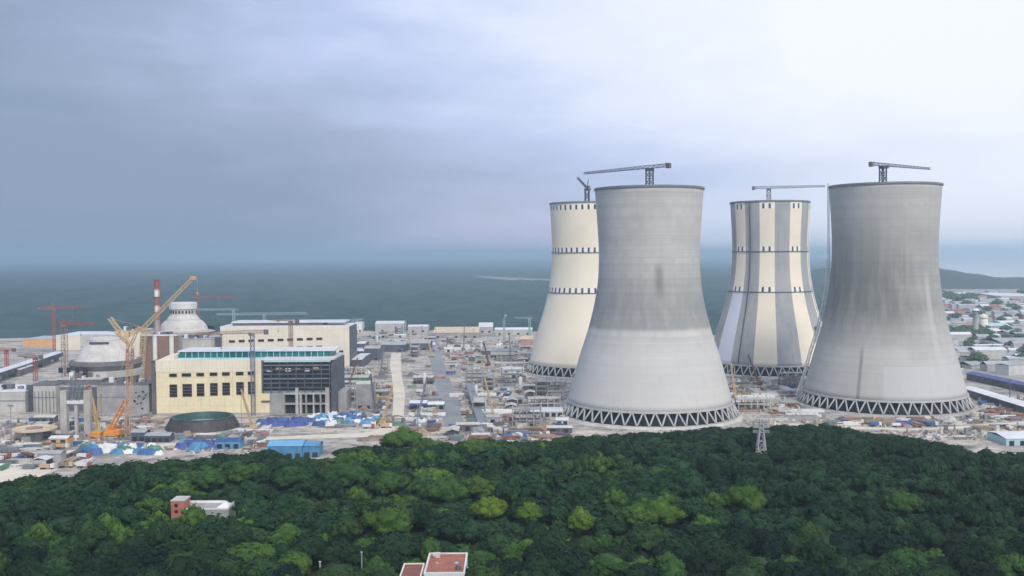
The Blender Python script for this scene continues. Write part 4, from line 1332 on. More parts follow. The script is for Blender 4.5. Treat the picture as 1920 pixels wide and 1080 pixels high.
def scatter(area, counts):
    where = AREAS[area][1]
    for kind, n in counts.items():
        for _k in range(n):
            rot = rr.choice([0, 0, .06, -.08, math.pi / 2, math.pi / 2, rr.uniform(0, 3)])
            if kind == 'container':
                p = spot(area, 3, rr); m = rr.choice(list(CONT))
                if p: place_mesh(CONT[m], 'container', 'container', f'{NAMES[m]} shipping container {where}', f'{NAMES[m]} containers {where}', p.x, p.y, rot, (1 if rr.random() < .5 else 2, 1, 1))
            elif kind == 'stack':
                p = spot(area, 4, rr); m = rr.choice(list(PILE))
                if p: place_mesh(PILE[m], 'material_stack', 'stack', f'{NAMES[m]} stack of building material {where}', f'{NAMES[m]} material stacks {where}', p.x, p.y, rot, (rr.uniform(.8, 1.6), rr.uniform(.8, 1.5), rr.uniform(.8, 1.4)))
            elif kind == 'heap':
                p = spot(area, 7, rr); i = rr.randrange(4); nm = ('brown', 'sandy', 'dark', 'pale')[i]
                if p: place_mesh(MOUND[i], 'spoil_heap', 'spoil heap', f'{nm} heap of spoil {where}', f'{nm} spoil heaps {where}', p.x, p.y, rot, (rr.uniform(.6, 1.5), rr.uniform(.6, 1.2), rr.uniform(.5, 1.1)), -.1)
            elif kind == 'trench':
                p = spot(area, 9, rr); i = rr.randrange(3); nm = ('pale', 'white', 'grey')[i]
                if p: place_mesh(TRENCH[i], 'foundation_trench', 'foundation', f'{nm} concrete foundation trench {where}', f'{nm} foundation trenches {where}', p.x, p.y, rr.choice([0, .04, -.05, math.pi / 2]), (rr.uniform(.7, 1.8), rr.uniform(.8, 1.3), rr.uniform(.8, 1.4)))
            elif kind == 'tarp':
                p = spot(area, 5, rr); m = rr.choice(list(TARP))
                if p: place_mesh(TARP[m], 'tarpaulin_pile', 'covered pile', f'{NAMES[m]} tarpaulin over stored goods {where}', f'{NAMES[m]} tarpaulin piles {where}', p.x, p.y, rot, (1, 1, rr.uniform(.8, 1.5)))
            elif kind == 'lorry':
                p = spot(area, 4, rr); i = rr.randrange(4)
                if p: use(LORRY[i], p.x, p.y, rot, f'{LN[i]} lorry standing {where}', f'{LN[i]} lorries {where}')
            elif kind == 'frame':
                p = spot(area, 13, rr); i = rr.randrange(3); nm = ('two-floor', 'three-floor', 'long single-floor')[i]
                if p: use(FRAMES[i], p.x, p.y, rr.choice([0, math.pi / 2, .05]), f'{nm} open concrete frame {where}', f'{nm} concrete frames {where}')
            elif kind == 'crane':
                p = spot(area, 5, rr); i = rr.randrange(3)
                if p: use(MOB[i], p.x, p.y, rr.uniform(0, 6.28), f'{MN[i]} mobile crane with raised boom {where}', f'{MN[i]} mobile cranes {where}')
            elif kind == 'pipes':
                p = spot(area, 5, rr)
                if p: place_mesh(PIPES, 'pipe_stack', 'pipe stack', f'stack of long grey pipes {where}', f'pipe stacks {where}', p.x, p.y, rr.choice([0, .1, 1.57]), (rr.uniform(.8, 1.4), 1, 1))
            elif kind == 'mast':
                p = spot(area, 2, rr)
                if p: use(MASTP, p.x, p.y, 0, f'slim steel light mast {where}', f'light masts {where}', rr.uniform(.8, 1.3))
            elif kind == 'silo':
                p = spot(area, 3, rr)
                if p: use(SILO, p.x, p.y, 0, f'white cement silo on legs {where}', f'cement silos {where}', rr.uniform(.8, 1.2))
            elif kind == 'shed':
                p = spot(area, 9, rr)
                if p:
                    wm, rm = rr.choice([('pale_concrete', 'white_roof'), ('grey_concrete', 'grey_roof'), ('slate_steel', 'pale_concrete'), ('grey_concrete', 'grey_roof'), ('pinkish', 'grey_roof'), ('dark_concrete', 'pale_concrete'), ('dark_concrete', 'grey_roof')])
                    nm = {'white_roof': 'white roofed', 'grey_roof': 'grey roofed', 'pale_concrete': 'pale concrete roofed'}[rm]
                    shed(f'{nm} site hut {where}', p.x, p.y, rr.choice([0, 0, .05, math.pi / 2]), rr.uniform(8, 18), rr.uniform(6, 9), rr.uniform(2.6, 5), wm, rm, f'{nm} huts {where}', doors=rr.choice([1, 2, 3]))


# rows of blue covered goods
for (a0, a1, b0, b1, mats, where) in ((492, 570, 790, 801, ['indigo_tarp', 'blue_tarp'], 'below the glass annexe'), (585, 705, 779, 799, ['bright_blue', 'blue_tarp', 'bright_blue', 'white_paint'], 'right of the glass annexe'), (160, 300, 838, 853, ['blue_tarp', 'bright_blue', 'white_paint', 'green_net', 'blue_tarp'], 'at the forest edge below the orange crane'), (340, 402, 830, 847, ['blue_tarp', 'indigo_tarp', 'bright_blue'], 'at the forest edge below the dark dome ring')):
    for k in range({492: 22, 585: 40, 160: 34, 340: 14}[a0]):
        p = P(rr.uniform(a0, a1), rr.uniform(b0, b1))
        if not (BLOCKED[0][0] < p.x < BLOCKED[0][1] and BLOCKED[0][2] < p.y < BLOCKED[0][3]):
            m = rr.choice(mats); USED.append((p.x, p.y, 3))
            place_mesh(TARP[m], 'tarpaulin_pile', 'covered pile', f'{NAMES[m]} tarpaulin over stored goods {where}', f'{NAMES[m]} tarpaulins {where}', p.x, p.y, rr.uniform(-.2, .2), (1, 1, rr.uniform(.8, 1.6)))

scatter('yard', dict(crane=9, pipes=12, frame=12, shed=20, trench=22, silo=5, container=30, stack=46, heap=16, lorry=14, tarp=5, mast=12))
scatter('behind', dict(shed=8, frame=3, stack=14, container=12, heap=4, mast=3))
scatter('track', dict(crane=3, pipes=5, frame=3, shed=4, stack=22, container=10, heap=5, lorry=8, tarp=4, mast=2))
scatter('front', dict(crane=1, pipes=4, shed=3, stack=26, container=12, lorry=8, tarp=10, heap=4))
scatter('lorry', dict(shed=2, stack=14, container=8, lorry=10, heap=3, mast=1))
scatter('reactor', dict(crane=2, pipes=3, shed=3, stack=16, container=8, lorry=3, frame=1))
scatter('edge', dict(shed=4, stack=26, container=12, lorry=10, heap=8, tarp=4, mast=2))
scatter('between', dict(crane=2, pipes=4, frame=2, trench=16, stack=20, heap=12, container=5, lorry=4))
scatter('east', dict(stack=20, heap=12, container=5, lorry=10))
scatter('eastyard', dict(stack=20, heap=8, container=10, lorry=5, shed=4))
for p in LORRY + FRAMES + MOB + [MASTP, SILO]:
    if p.name not in _first:
        for ch in list(p.children): bpy.data.objects.remove(ch)
        bpy.data.objects.remove(p)

# loose building debris strewn over the whole site: nobody could count it
gr = np.random.default_rng(3)
Vd, Fd, Cd = [], [], []
PALS = np.array([(.62, .60, .57), (.45, .43, .41), (.30, .29, .29), (.12, .12, .13), (.10, .09, .085), (.36, .26, .20), (.30, .15, .12), (.70, .69, .68), (.22, .27, .34), (.50, .42, .33)])
cube = np.array([(x_, y_, z_) for z_ in (0, 1) for x_, y_ in ((-.5, -.5), (.5, -.5), (.5, .5), (-.5, .5))])
cf = np.array([(0, 1, 5), (0, 5, 4), (1, 2, 6), (1, 6, 5), (2, 3, 7), (2, 7, 6), (3, 0, 4), (3, 4, 7), (4, 5, 6), (4, 6, 7)])
zones = [((700, 1062, 640, 828), 3200), ((625, 740, 660, 800), 800), ((0, 500, 795, 850), 900), ((1370, 1512, 700, 800), 900), ((1500, 1925, 785, 826), 900), ((1800, 1925, 748, 795), 500), ((60, 300, 790, 820), 350)]
nd = 0
for (a0, a1, b0, b1), cnt in zones:
    clumps = [(gr.uniform(a0, a1), gr.uniform(b0, b1), gr.uniform(6, 26)) for _ in range(26)]
    for _k in range(cnt):
        if gr.random() < .6:
            q = clumps[gr.integers(26)]; px_, py_ = gr.normal(q[0], q[2]), gr.normal(q[1], q[2] * .16)
        else: px_, py_ = gr.uniform(a0, a1), gr.uniform(b0, b1)
        if not (a0 < px_ < a1 and b0 < py_ < b1): continue
        if 690 < px_ < 805 and 658 < py_ < 735 and gr.random() < .75: continue
        p = P(px_, py_)
        if in_tower(p.x, p.y) or any(b[0] < p.x < b[1] and b[2] < p.y < b[3] for b in BLOCKED): continue
        if any(abs(ux - p.x) < 8 and abs(uy - p.y) < 8 for ux, uy, ur in USED if ur == 6.5): continue
        an = gr.uniform(0, 3.14) if gr.random() < .4 else gr.choice([0, 1.57]); sx = gr.uniform(.8, 3.2) * (3.0 if gr.random() < .25 else 1); sy = gr.uniform(.6, 2.2); sz = gr.uniform(.4, 1.7) * (3 if gr.random() < .06 else 1)
        v = cube * np.array([sx, sy, sz]); c_, s_ = math.cos(an), math.sin(an)
        v[4:, :2] *= gr.uniform(.6, 1.0)
        v = np.stack([v[:, 0] * c_ - v[:, 1] * s_ + p.x, v[:, 0] * s_ + v[:, 1] * c_ + p.y, v[:, 2] + .05], 1)
        Vd.append(v); Fd.append(cf + nd * 8); nd += 1
        Cd.append(np.tile(np.append((PALS[gr.integers(10)] * .72 + .28 * np.array([.36, .34, .32])) * gr.uniform(.8, 1.15), 1), (8, 1)))
m, t_, b = new_mat('debris')
t_.l(t_.n('ShaderNodeAttribute', attribute_name='leaf_tint').outputs['Color'], b.inputs['Base Color']); b.inputs['Roughness'].default_value = .9
PENDING_DEBRIS = (np.concatenate(Vd), np.concatenate(Fd), np.concatenate(Cd))

# sloping conveyor strip in the yard
A, B = P(905, 803), P(880, 738)
L = (B - A).length
t = thing('conveyor', 'sloping grey conveyor leading up the yard beside the asphalt road', 'conveyor', (A.x, A.y, 0), math.atan2(B.y - A.y, B.x - A.x))
mb = MB(); mb.add([(0, -3, .3), (0, 3, .3), (0, 3, 2.3), (0, -3, 2.3), (L, -3, 7), (L, 3, 7), (L, 3, 9), (L, -3, 9)], [(3, 2, 1, 0), (4, 5, 6, 7), (0, 1, 5, 4), (1, 2, 6, 5), (2, 3, 7, 6), (3, 0, 4, 7)])
mb.build('belt_housing', 'grey_steel', t)
for k in range(1, 7): mb = MB(); mb.box(L * k / 7, 0, 0, .6, 4, 7 * k / 7 + .3); mb.build('trestle', 'grey_steel', t)

# ------------------------------------------------------------------ town to the right
rt = random.Random(9)
t = thing('silo_tower', 'slim white tower with dark head in the hazy town', 'tower', tuple(P(1829, 632)))
hh = at(1829, 582, t.location.y).z
MB().lathe([(4.0, 0), (3.6, hh - 3), (5.0, hh - 2.6), (5.0, hh), (2, hh + 3), (.001, hh + 3.2)], 20, close=False).build('shaft', 'white_paint', t, True)
MB().lathe([(5.05, hh - 2.2), (5.1, hh - .6)], 20, close=False).build('window_band', 'dark_void', t)
t = thing('silo_tower', 'squat white storage tank beside the slim white tower', 'tank', tuple(P(1844, 622)))
hh = at(1844, 588, t.location.y).z
MB().lathe([(6, 0), (6, hh - 4), (5.6, hh - 3.6), (1, hh), (.001, hh + .2)], 24, close=False).build('tank_wall', 'pale_cream', t, True)
MB().lathe([(6.2, hh - 7), (6.6, hh - 7), (6.6, hh - 6), (6.2, hh - 6)], 24, close=False).build('gallery', 'grey_steel', t)
shed_px('pale green roofed hall right of the white tank', 1858, 1902, 624, 8, 60, 'town_wall', 'cyan_trim', name='hall', pitch=5)
shed_px('cream walled hall below the pale green roof', 1838, 1880, 630, 7, 30, 'pale_cream', 'white_roof', name='hall', pitch=3)
shed_px('bright white small roof beside the stained tower flank', 1765, 1778, 570, 10, 60, 'town_wall', 'white_roof', name='hall', pitch=4)
shed_px('long grey hall with tunnel roof right of the stained tower', 1800, 1868, 672, 7, 40, 'pale_concrete', 'grey_roof', name='hall', pitch=5, doors=4)
shed_px('wide pale roofed hall at the frame edge of the town', 1878, 1960, 655, 8, 60, 'town_wall', 'grey_roof', name='hall', pitch=4, doors=4)
shed_px('huge pale flat roof below the hill', 1800, 1852, 561, 9, 260, 'town_wall', 'white_roof', name='hall', pitch=3)
shed_px('wide pale flat roof at the frame edge below the hill', 1872, 1950, 562, 9, 220, 'town_wall', 'white_roof', name='hall', pitch=3)
HG = {}
TU = []
for k in range(330):
    px_ = rt.uniform(1760, 1935); py_ = 552 + 150 * rt.random() ** 1.3
    p = P(px_, py_)
    if in_tower(p.x, p.y) or any(abs(p.x - q[0]) < 24 and abs(p.y - q[1]) < 18 + p.y * .006 for q in TU): continue
    TU.append((p.x, p.y))
    wm, rm, nm = rt.choice([('town_wall', 'white_roof', 'white roofed'), ('town_wall', 'grey_roof', 'grey roofed'), ('pale_concrete', 'grey_roof', 'grey roofed'), ('town_wall', 'grey_roof', 'grey roofed'), ('pale_concrete', 'white_roof', 'white roofed'), ('town_wall', 'grey_roof', 'grey roofed'), ('pinkish', 'terracotta', 'red roofed')])
    fl = rt.choice([4, 6, 7, 10])
    zone = 'between the town tower and the long sheds' if py_ > 632 else ('near the slim white town tower' if py_ > 585 else 'far off below the hill')
    t = thing('town_house', f'{nm} town building {zone}', 'house', (p.x, p.y, 0), rt.choice([0, .1, -.1, .4]), f'{nm} town houses {zone}')
    l_, d_ = rt.uniform(14, 40), rt.uniform(10, 22)
    mb = MB(); mb.span(-l_ / 2, l_ / 2, -d_ / 2, d_ / 2, 0, fl); mb.build('wall', wm, t)
    mb = MB(); mb.gable(-l_ / 2, l_ / 2, -d_ / 2, d_ / 2, fl, rt.uniform(.6, 3)); mb.build('roof', rm, t)
for px_, lb in ((1914, 'thin dark pole at the frame edge beyond the long sheds'), (1893, 'thin teal pole standing before the very long white roof')):
    p = P(px_, 690 if px_ > 1900 else 765)
    t = thing('lamp_pole', lb, 'pole', (p.x, p.y, 0))
    MB().tube((0, 0, 0), (0, 0, 22), .45, .3).build('pole', 'slate_steel', t); mb = MB(); mb.box(0, 0, 22, 2.4, .8, .6); mb.build('lamp_head', 'slate_steel', t)

# ------------------------------------------------------------------ houses and pylon in the forest
zr = 11.0
a, b_ = P(795, 1074, zr), P(871, 1074, zr)
c_, d_ = P(798, 1037, zr), P(868, 1037, zr)
cx = (a.x + b_.x) / 2; wd = (b_.x - a.x); dep = c_.y - a.y
t = thing('house', 'house with flat red tiled roof and white parapet among the trees', 'house', (cx, a.y, 0))
mb = MB(); mb.span(-wd / 2, wd / 2, 0, dep, 0, zr - .7); mb.build('wall', 'white_paint', t)
mb = MB(); mb.span(-wd / 2 + .5, wd / 2 - .5, .5, dep - .5, zr - .7, zr - .3); mb.build('roof', 'terracotta', t)
mb = MB(); mb.span(-wd / 2 - .15, wd / 2 + .15, -.15, .5, zr - .7, zr + .1); mb.span(-wd / 2 - .15, wd / 2 + .15, dep - .5, dep + .15, zr - .7, zr + .1)
mb.span(-wd / 2 - .15, -wd / 2 + .5, .5, dep - .5, zr - .7, zr + .1); mb.span(wd / 2 - .5, wd / 2 + .15, .5, dep - .5, zr - .7, zr + .1); mb.build('parapet', 'white_paint', t)
for k in range(4):
    x = -wd / 2 + wd * (k + .5) / 4
    mb = MB(); mb.span(x - 1.1, x + 1.1, -.1, .05, zr - 4.2, zr - 2.2); o = mb.build('window', 'window_glass', t)
    mb = MB(); mb.span(x - 1.3, x + 1.3, -.25, -.1, zr - 4.45, zr - 4.2); mb.build('sill', 'white_paint', o)
mb = MB(); mb.span(wd / 2 + .2, wd / 2 + 3.6, 3, 13, 0, zr - 1.8); mb.build('side_wing', 'slate_steel', t)
mb = MB(); mb.span(wd / 2 + .16, wd / 2 + 3.9, 2.7, 13.3, zr - 1.8, zr - 1.4); mb.build('wing_roof', 'grey_roof', t)
mb = MB()
mb.lathe([(1.0, zr - .3), (1.0, zr + 1.2), (.6, zr + 1.5), (.001, zr + 1.55)], 14, wd / 2 - 2.4, 4.5); mb.build('water_tank', 'dark_concrete', t)
mb = MB(); mb.box(-wd / 2 + 3, dep - 4, zr - .3, 2.6, 2.2, 1.5); mb.build('roof_hatch', 'pale_concrete', t)
for k in range(5):
    mb = MB(); mb.box(-wd / 2 + 2 + rr.random() * (wd - 4), 2 + rr.random() * (dep - 4), zr - .29, rr.uniform(.5, 1.6), rr.uniform(.4, 1.2), rr.uniform(.2, .7), rr.random()); mb.build('roof_clutter', rr.choice(['grey_roof', 'timber', 'dark_concrete']), t)
HOUSE = [(cx - wd / 2 - 4, cx + wd / 2 + 6, a.y - 30, a.y + dep + 4)]
zr2 = 9.5
a, b_ = P(748, 1084, zr2), P(788, 1084, zr2); c_ = P(752, 1056, zr2)
cx2 = (a.x + b_.x) / 2; wd2 = b_.x - a.x; dep2 = c_.y - a.y
t = thing('house', 'smaller house with darker red roof beside the flat red roof', 'house', (cx2, a.y, 0))
mb = MB(); mb.span(-wd2 / 2, wd2 / 2, 0, dep2, 0, zr2 - .7); mb.build('wall', 'white_paint', t)
mb = MB(); mb.span(-wd2 / 2 + .4, wd2 / 2 - .4, .4, dep2 - .4, zr2 - .7, zr2 - .3); mb.build('roof', 'terracotta_dark', t)
mb = MB(); mb.span(-wd2 / 2 - .1, wd2 / 2 + .1, -.1, .4, zr2 - .7, zr2); mb.span(-wd2 / 2 - .1, wd2 / 2 + .1, dep2 - .4, dep2 + .1, zr2 - .7, zr2)
mb.span(-wd2 / 2 - .1, -wd2 / 2 + .4, .4, dep2 - .4, zr2 - .7, zr2); mb.span(wd2 / 2 - .4, wd2 / 2 + .1, .4, dep2 - .4, zr2 - .7, zr2); mb.build('parapet', 'pale_cream', t)
HOUSE.append((cx2 - wd2 / 2 - 4, cx2 + wd2 / 2 + 3, a.y - 30, a.y + dep2 + 3))
# pink building
zr3 = 9.0
a, b_ = P(338, 955, zr3 - 1), P(428, 955, zr3 - 1); Yp = a.y
t = thing('house', 'pink walled unfinished house with pale open roof deck in the forest', 'house', ((a.x + b_.x) / 2, Yp, 0))
wd3 = b_.x - a.x; dp = 12
mb = MB(); mb.span(-wd3 / 2, wd3 / 2, 0, dp, 0, zr3 - 1.2); mb.build('wall', 'grey_concrete', t)
mb = MB(); mb.span(-wd3 / 2 + .3, wd3 / 2 - .3, .3, dp - .3, zr3 - 1.2, zr3 - 1.0); mb.build('roof_deck', 'grey_concrete', t)
mb = MB(); mb.span(-wd3 / 2, wd3 / 2, dp - .4, dp, zr3 - 1.2, zr3 + .1); mb.span(-wd3 / 2, wd3 / 2, 0, .3, zr3 - 1.2, zr3 - .6); mb.span(wd3 / 2 - .3, wd3 / 2, .3, dp - .4, zr3 - 1.2, zr3); mb.build('parapet', 'white_paint', t)
mb = MB(); mb.span(-wd3 / 2 - 4, -wd3 / 2 + 2.0, -.6, 8, 0, zr3 + 2.8); mb.build('stair_tower', 'pink_wall', t)
mb = MB(); mb.span(-wd3 / 2 - 4.2, -wd3 / 2 + 2.2, -.8, 8.2, zr3 + 2.8, zr3 + 3.2); mb.build('stair_roof', 'pale_concrete', t)
for z in (zr3 - 2.6, zr3 + .2):
    mb = MB(); mb.span(-wd3 / 2 - 2.4, -wd3 / 2 - .9, -.7, -.5, z, z + 1.4); mb.build('window', 'window_glass', t)
mb = MB(); mb.add([(wd3 / 2 - 6, 2, zr3 - 1), (wd3 / 2 - .6, 2, zr3 - 1), (wd3 / 2 - .6, 9, zr3 - 1), (wd3 / 2 - 2.6, 5, zr3 + 1.6)], [(0, 1, 3), (1, 2, 3), (2, 0, 3), (2, 1, 0)]); mb.build('tank_cover', 'white_paint', t)
HOUSE.append((t.location.x - wd3 / 2 - 8, t.location.x + wd3 / 2 + 8, Yp - 20, Yp + dp + 3))
# pylon
p = P(1427, 874); top = at(1427, 786, p.y).z
t = thing('lattice_pylon', 'grey steel lattice pylon standing in the forest before the towers', 'pylon', (p.x, p.y, 0))
MB().truss((0, 0, 0), (0, 0, top * .72), 6.4, 4.2, .42, up=(1, 0, 0), w2=2.6).build('tower_body', 'grey_roof', t)
MB().truss((0, 0, top * .72), (0, 0, top), 2.4, 2.4, .38, up=(1, 0, 0), w2=1.4).build('tower_head', 'grey_roof', t)
for z in (.74, .84, .94):
    MB().truss((-4.6, 0, top * z), (4.6, 0, top * z), .9, 1.5, .26).build('cross_arm', 'grey_roof', t)
HOUSE.append((p.x - 6, p.x + 6, p.y - 40, p.y + 4))
for q, hh_, lb, mt in ((600, 1054, 'white topped lamp pole at the lower frame edge', 'white_paint'), (678, 1036, 'thin bare pole right of the lamp pole at the lower frame edge', 'grey_roof')):
    Yq = 372; e = at(q, hh_, Yq)
    t = thing('lamp_pole', lb, 'pole', (e.x, Yq, 0))
    MB().tube((0, 0, 0), (0, 0, e.z), .26, .18, 8).build('pole', mt, t)
    mb = MB(); mb.box(0, 0, e.z, .9, .5, .3); mb.build('lamp_head', mt, t)
    HOUSE.append((e.x - 5, e.x + 5, Yq - 40, Yq + 3))
# white van on the forest lane
p = P(14, 1006)
t = thing('van', 'white van parked on the lane at the forest corner', 'van', (p.x, p.y, .1), .3)
mb = MB(); mb.box(-.6, 0, .5, 4.2, 2, 1.9); mb.build('body', 'white_paint', t)
mb = MB(); mb.add([(1.5, -.98, .5), (2.9, -.98, .5), (2.9, -.98, 1.2), (2.2, -.98, 2.2), (1.5, -.98, 2.3), (1.5, .98, .5), (2.9, .98, .5), (2.9, .98, 1.2), (2.2, .98, 2.2), (1.5, .98, 2.3)],
                  [(0, 1, 2, 3, 4), (9, 8, 7, 6, 5), (1, 6, 7, 2), (2, 7, 8, 3), (3, 8, 9, 4), (0, 5, 6, 1)]); mb.build('cab', 'white_paint', t)
mb = MB(); mb.add([(2.93, -.8, 1.25), (2.93, .8, 1.25), (2.28, .8, 2.15), (2.28, -.8, 2.15)], [(0, 1, 2, 3)]); mb.build('windscreen', 'window_glass', t)
for x in (-1.7, 1.8):
    for s in (-1, 1):
        mb = MB(); mb.tube((x, s * .75, .42), (x, s * 1.03, .42), .42, n=12); mb.build('wheel', 'tyre', t)
HOUSE.append((p.x - 12, p.x + 9, p.y - 48, p.y + 6))
ribbon('forest_lane', pix([(-60, 1040), (14, 1008), (30, 975), (24, 945), (-30, 915)]), 6, 'road_asphalt', 0.14)

# ------------------------------------------------------------------ forest
ICO = None


def ico(sub):
    import bmesh
    bm = bmesh.new(); bmesh.ops.create_icosphere(bm, subdivisions=sub, radius=1.0)
    bm.verts.ensure_lookup_table()
    v = np.array([tuple(q.co) for q in bm.verts]); f = np.array([[q.index for q in fc.verts] for fc in bm.faces]); bm.free()
    return v, f


def crown_arrays(rng, Rw, H, base, lobes, leaves, leaf, sub):
    """(verts, tris) of a crown: overlapping ragged lobes with leaf sprays standing off them"""
    iv, jf = ico(sub)
    V, T = [], []
    n0 = 0
    for k in range(lobes):
        Hc = (H - base)
        if k == 0: c = np.array([0, 0, base + Hc * .45]); sc_ = np.array([Rw * .66, Rw * .66, Hc * .42])
        else:
            e = math.asin(min(1, (k - .5) / (lobes - 1))) if k < lobes - 1 else 1.45       # spread over the dome
            e = e * .92 - .10; a = 2.399 * k + rng.uniform(-.35, .35); q = rng.uniform(.62, .84)
            c = np.array([q * Rw * math.cos(e) * math.cos(a), q * Rw * math.cos(e) * math.sin(a), base + Hc * (.36 + .48 * q * math.sin(e) + rng.uniform(-.05, .05))])
            r = Rw * rng.uniform(.24, .40); sc_ = np.array([r, r, r * rng.uniform(.62, .85)])
        ph = rng.uniform(0, 6.28, 6)
        d = 1 + .16 * np.sin(iv[:, 0] * 5 + ph[0]) * np.sin(iv[:, 1] * 5 + ph[1]) + .13 * np.sin(iv[:, 2] * 7 + ph[2] + iv[:, 0] * 4) + rng.normal(0, .09, len(iv))
        v = iv * d[:, None] * sc_ + c
        V.append(v); T.append(jf + n0); n0 += len(v)
        m = leaves // lobes
        u = rng.normal(size=(m, 3)); u[:, 2] = np.abs(u[:, 2]) * 1.1 - .35; u /= np.linalg.norm(u, axis=1)[:, None]
        pc = c + u * sc_ * rng.uniform(.95, 1.34, (m, 1))
        t1 = np.cross(u, rng.normal(size=(m, 3))); t1 /= np.linalg.norm(t1, axis=1)[:, None]
        nn = u + rng.normal(0, .5, (m, 3)); t2 = np.cross(nn, t1); t2 /= np.linalg.norm(t2, axis=1)[:, None]
        s = leaf * rng.uniform(.6, 1.4, (m, 1))
        q = np.stack([pc - t1 * s, pc - t2 * s * .6, pc + t1 * s, pc + t2 * s * .6], 1).reshape(-1, 3)
        i = np.arange(m)[:, None] * 4 + n0
        V.append(q); T.append(np.concatenate([i + np.array([[0, 1, 2]]), i + np.array([[0, 2, 3]])])); n0 += len(q)
    return np.concatenate(V), np.concatenate(T)


def tri_mesh(name, V, T, mat, tint=None):
    me = bpy.data.meshes.new(name)
    me.vertices.add(len(V)); me.vertices.foreach_set('co', V.astype(np.float32).ravel())
    me.loops.add(len(T) * 3); me.loops.foreach_set('vertex_index', T.astype(np.int32).ravel())
    me.polygons.add(len(T)); me.polygons.foreach_set('loop_start', np.arange(0, len(T) * 3, 3, dtype=np.int32))
    me.polygons.foreach_set('loop_total', np.full(len(T), 3, dtype=np.int32))
    me.update(calc_edges=True); me.validate()
    me.polygons.foreach_set('use_smooth', np.ones(len(me.polygons), dtype=bool))
    me.materials.append(MATS[mat])
    if tint is not None:
        at_ = me.color_attributes.new('leaf_tint', 'FLOAT_COLOR', 'POINT'); at_.data.foreach_set('color', tint.astype(np.float32).ravel())
    return me


me = tri_mesh('debris', *PENDING_DEBRIS[:2], 'debris', PENDING_DEBRIS[2])
me.polygons.foreach_set('use_smooth', np.zeros(len(me.polygons), dtype=bool))
o = bpy.data.objects.new('debris', me); COL.objects.link(o)
tag(o, 'loose building debris and rubble strewn over the construction site', None, None, 'stuff')


def trunk_mesh(rng, H, base):
    mb = MB()
    mb.tube((0, 0, 0), (.2, .1, base + 1), .38, .26, 7); mb.tube((.2, .1, base + 1), (0, 0, H * .75), .26, .08, 6)
    for k in range(4):
        a = k * 1.6 + rng.uniform(0, 1); mb.tube((.15, .08, base * .8 + k * .4), (2.6 * math.cos(a), 2.6 * math.sin(a), base + 2.2 + k * .5), .16, .05, 5)
    return mb.mesh('trunk', 'bark')


EDGE_X = [-200, 0, 60, 130, 200, 330, 420, 500, 600, 660, 700, 718, 760, 850, 905, 960, 1060, 1180, 1300, 1400, 1500, 1560, 1640, 1700, 1780, 1830, 1850, 1920, 2100]
EDGE_Y = [905, 898, 884, 880, 863, 852, 842, 838, 856, 832, 828, 814, 811, 826, 814, 822, 816, 806, 800, 795, 788, 791, 806, 812, 826, 842, 836, 842, 850]


def edge(px_): return float(np.interp(px_, EDGE_X, EDGE_Y))


CLEAR = [(20, 862, 115, 900), (1735, 826, 1800, 846)]


def tree_ok(x, y, h):
    px_, py_ = proj(x, y, h)
    if py_ < edge(px_) + 2 or px_ < -160 or px_ > 2090: return False
    if proj(x, y, h)[1] > 1130: return False
    for b in HOUSE:
        if b[0] < x < b[1] and b[2] < y < b[3]: return False
    if px_ < 40 and 915 < py_ < 1010 and (px_ * 7 + py_) % 3 < 1.6: return False
    return True


trng = np.random.default_rng(5)
BRIGHT = [  # crown centre px, py, width px, leaf, label
    (915, 962, 62, 'leaf_bright', 'bright yellow-green round tree standing alone above the red roofed houses'),
    (730, 985, 92, 'leaf_bright', 'widest bright green tree, ragged, up left of the red roofed houses'),
    (838, 925, 82, 'leaf_mid', 'fresh green double-crowned tree above the lone round yellow-green one'),
    (648, 898, 82, 'leaf_mid', 'fresh green spreading tree below the light blue roofed shed'),
    (728, 912, 66, 'leaf_mid', 'fresh green tree right of the spreading one, in the forest centre'),
    (1236, 968, 80, 'leaf_bright', 'largest yellow-green tree below the front concrete tower'),
    (1192, 976, 60, 'leaf_mid', 'mid green tree touching the largest yellow-green one'),
    (1090, 985, 46, 'leaf_bright', 'small yellow-green tree between the lone round one and the front tower'),
    (992, 970, 46, 'leaf_bright', 'smallest yellow-green tree right of the lone round one'),
    (1400, 940, 74, 'leaf_bright', 'yellow-green tree below the lattice pylon'),
    (545, 900, 60, 'leaf_mid', 'fresh green tree below the deeper blue shed'),
    (452, 896, 46, 'leaf_mid', 'fresh green tree between the pink house and blue sheds'),
    (885, 846, 50, 'leaf_mid', 'light green tree on the forest edge before the yard'),
    (752, 828, 66, 'leaf_mid', 'light green tree jutting from the forest edge towards the pale track'),
    (790, 918, 50, 'leaf_mid', 'mid green tree left of the double-crowned fresh green tree'),
    (905, 925, 40, 'leaf_mid', 'small mid green tree just behind the lone yellow-green one'),
    (395, 905, 50, 'leaf_mid', 'mid green tree behind the pink walled house'),
    (1690, 950, 60, 'leaf_mid', 'olive tree flecked with yellow below the stained tower'),
]
PLACED = []
for px_, py_, wpx, mt, lb in BRIGHT:
    p = P(px_, py_, 8.5); s = p.y / F
    Rw = wpx * s / 2 * 1.08
    H = 17.0
    V, T = crown_arrays(trng, Rw, H, 4.0, 17, 3400, .48, 2)
    t = thing('broadleaf_tree', lb, 'tree', (p.x, p.y, 0), 0)
    o = bpy.data.objects.new('crown', tri_mesh('crown', V, T, mt)); COL.objects.link(o); o.parent = t
    o = bpy.data.objects.new('trunk', trunk_mesh(trng, H, 4.0)); COL.objects.link(o); o.parent = t
    PLACED.append((p.x, p.y, Rw))

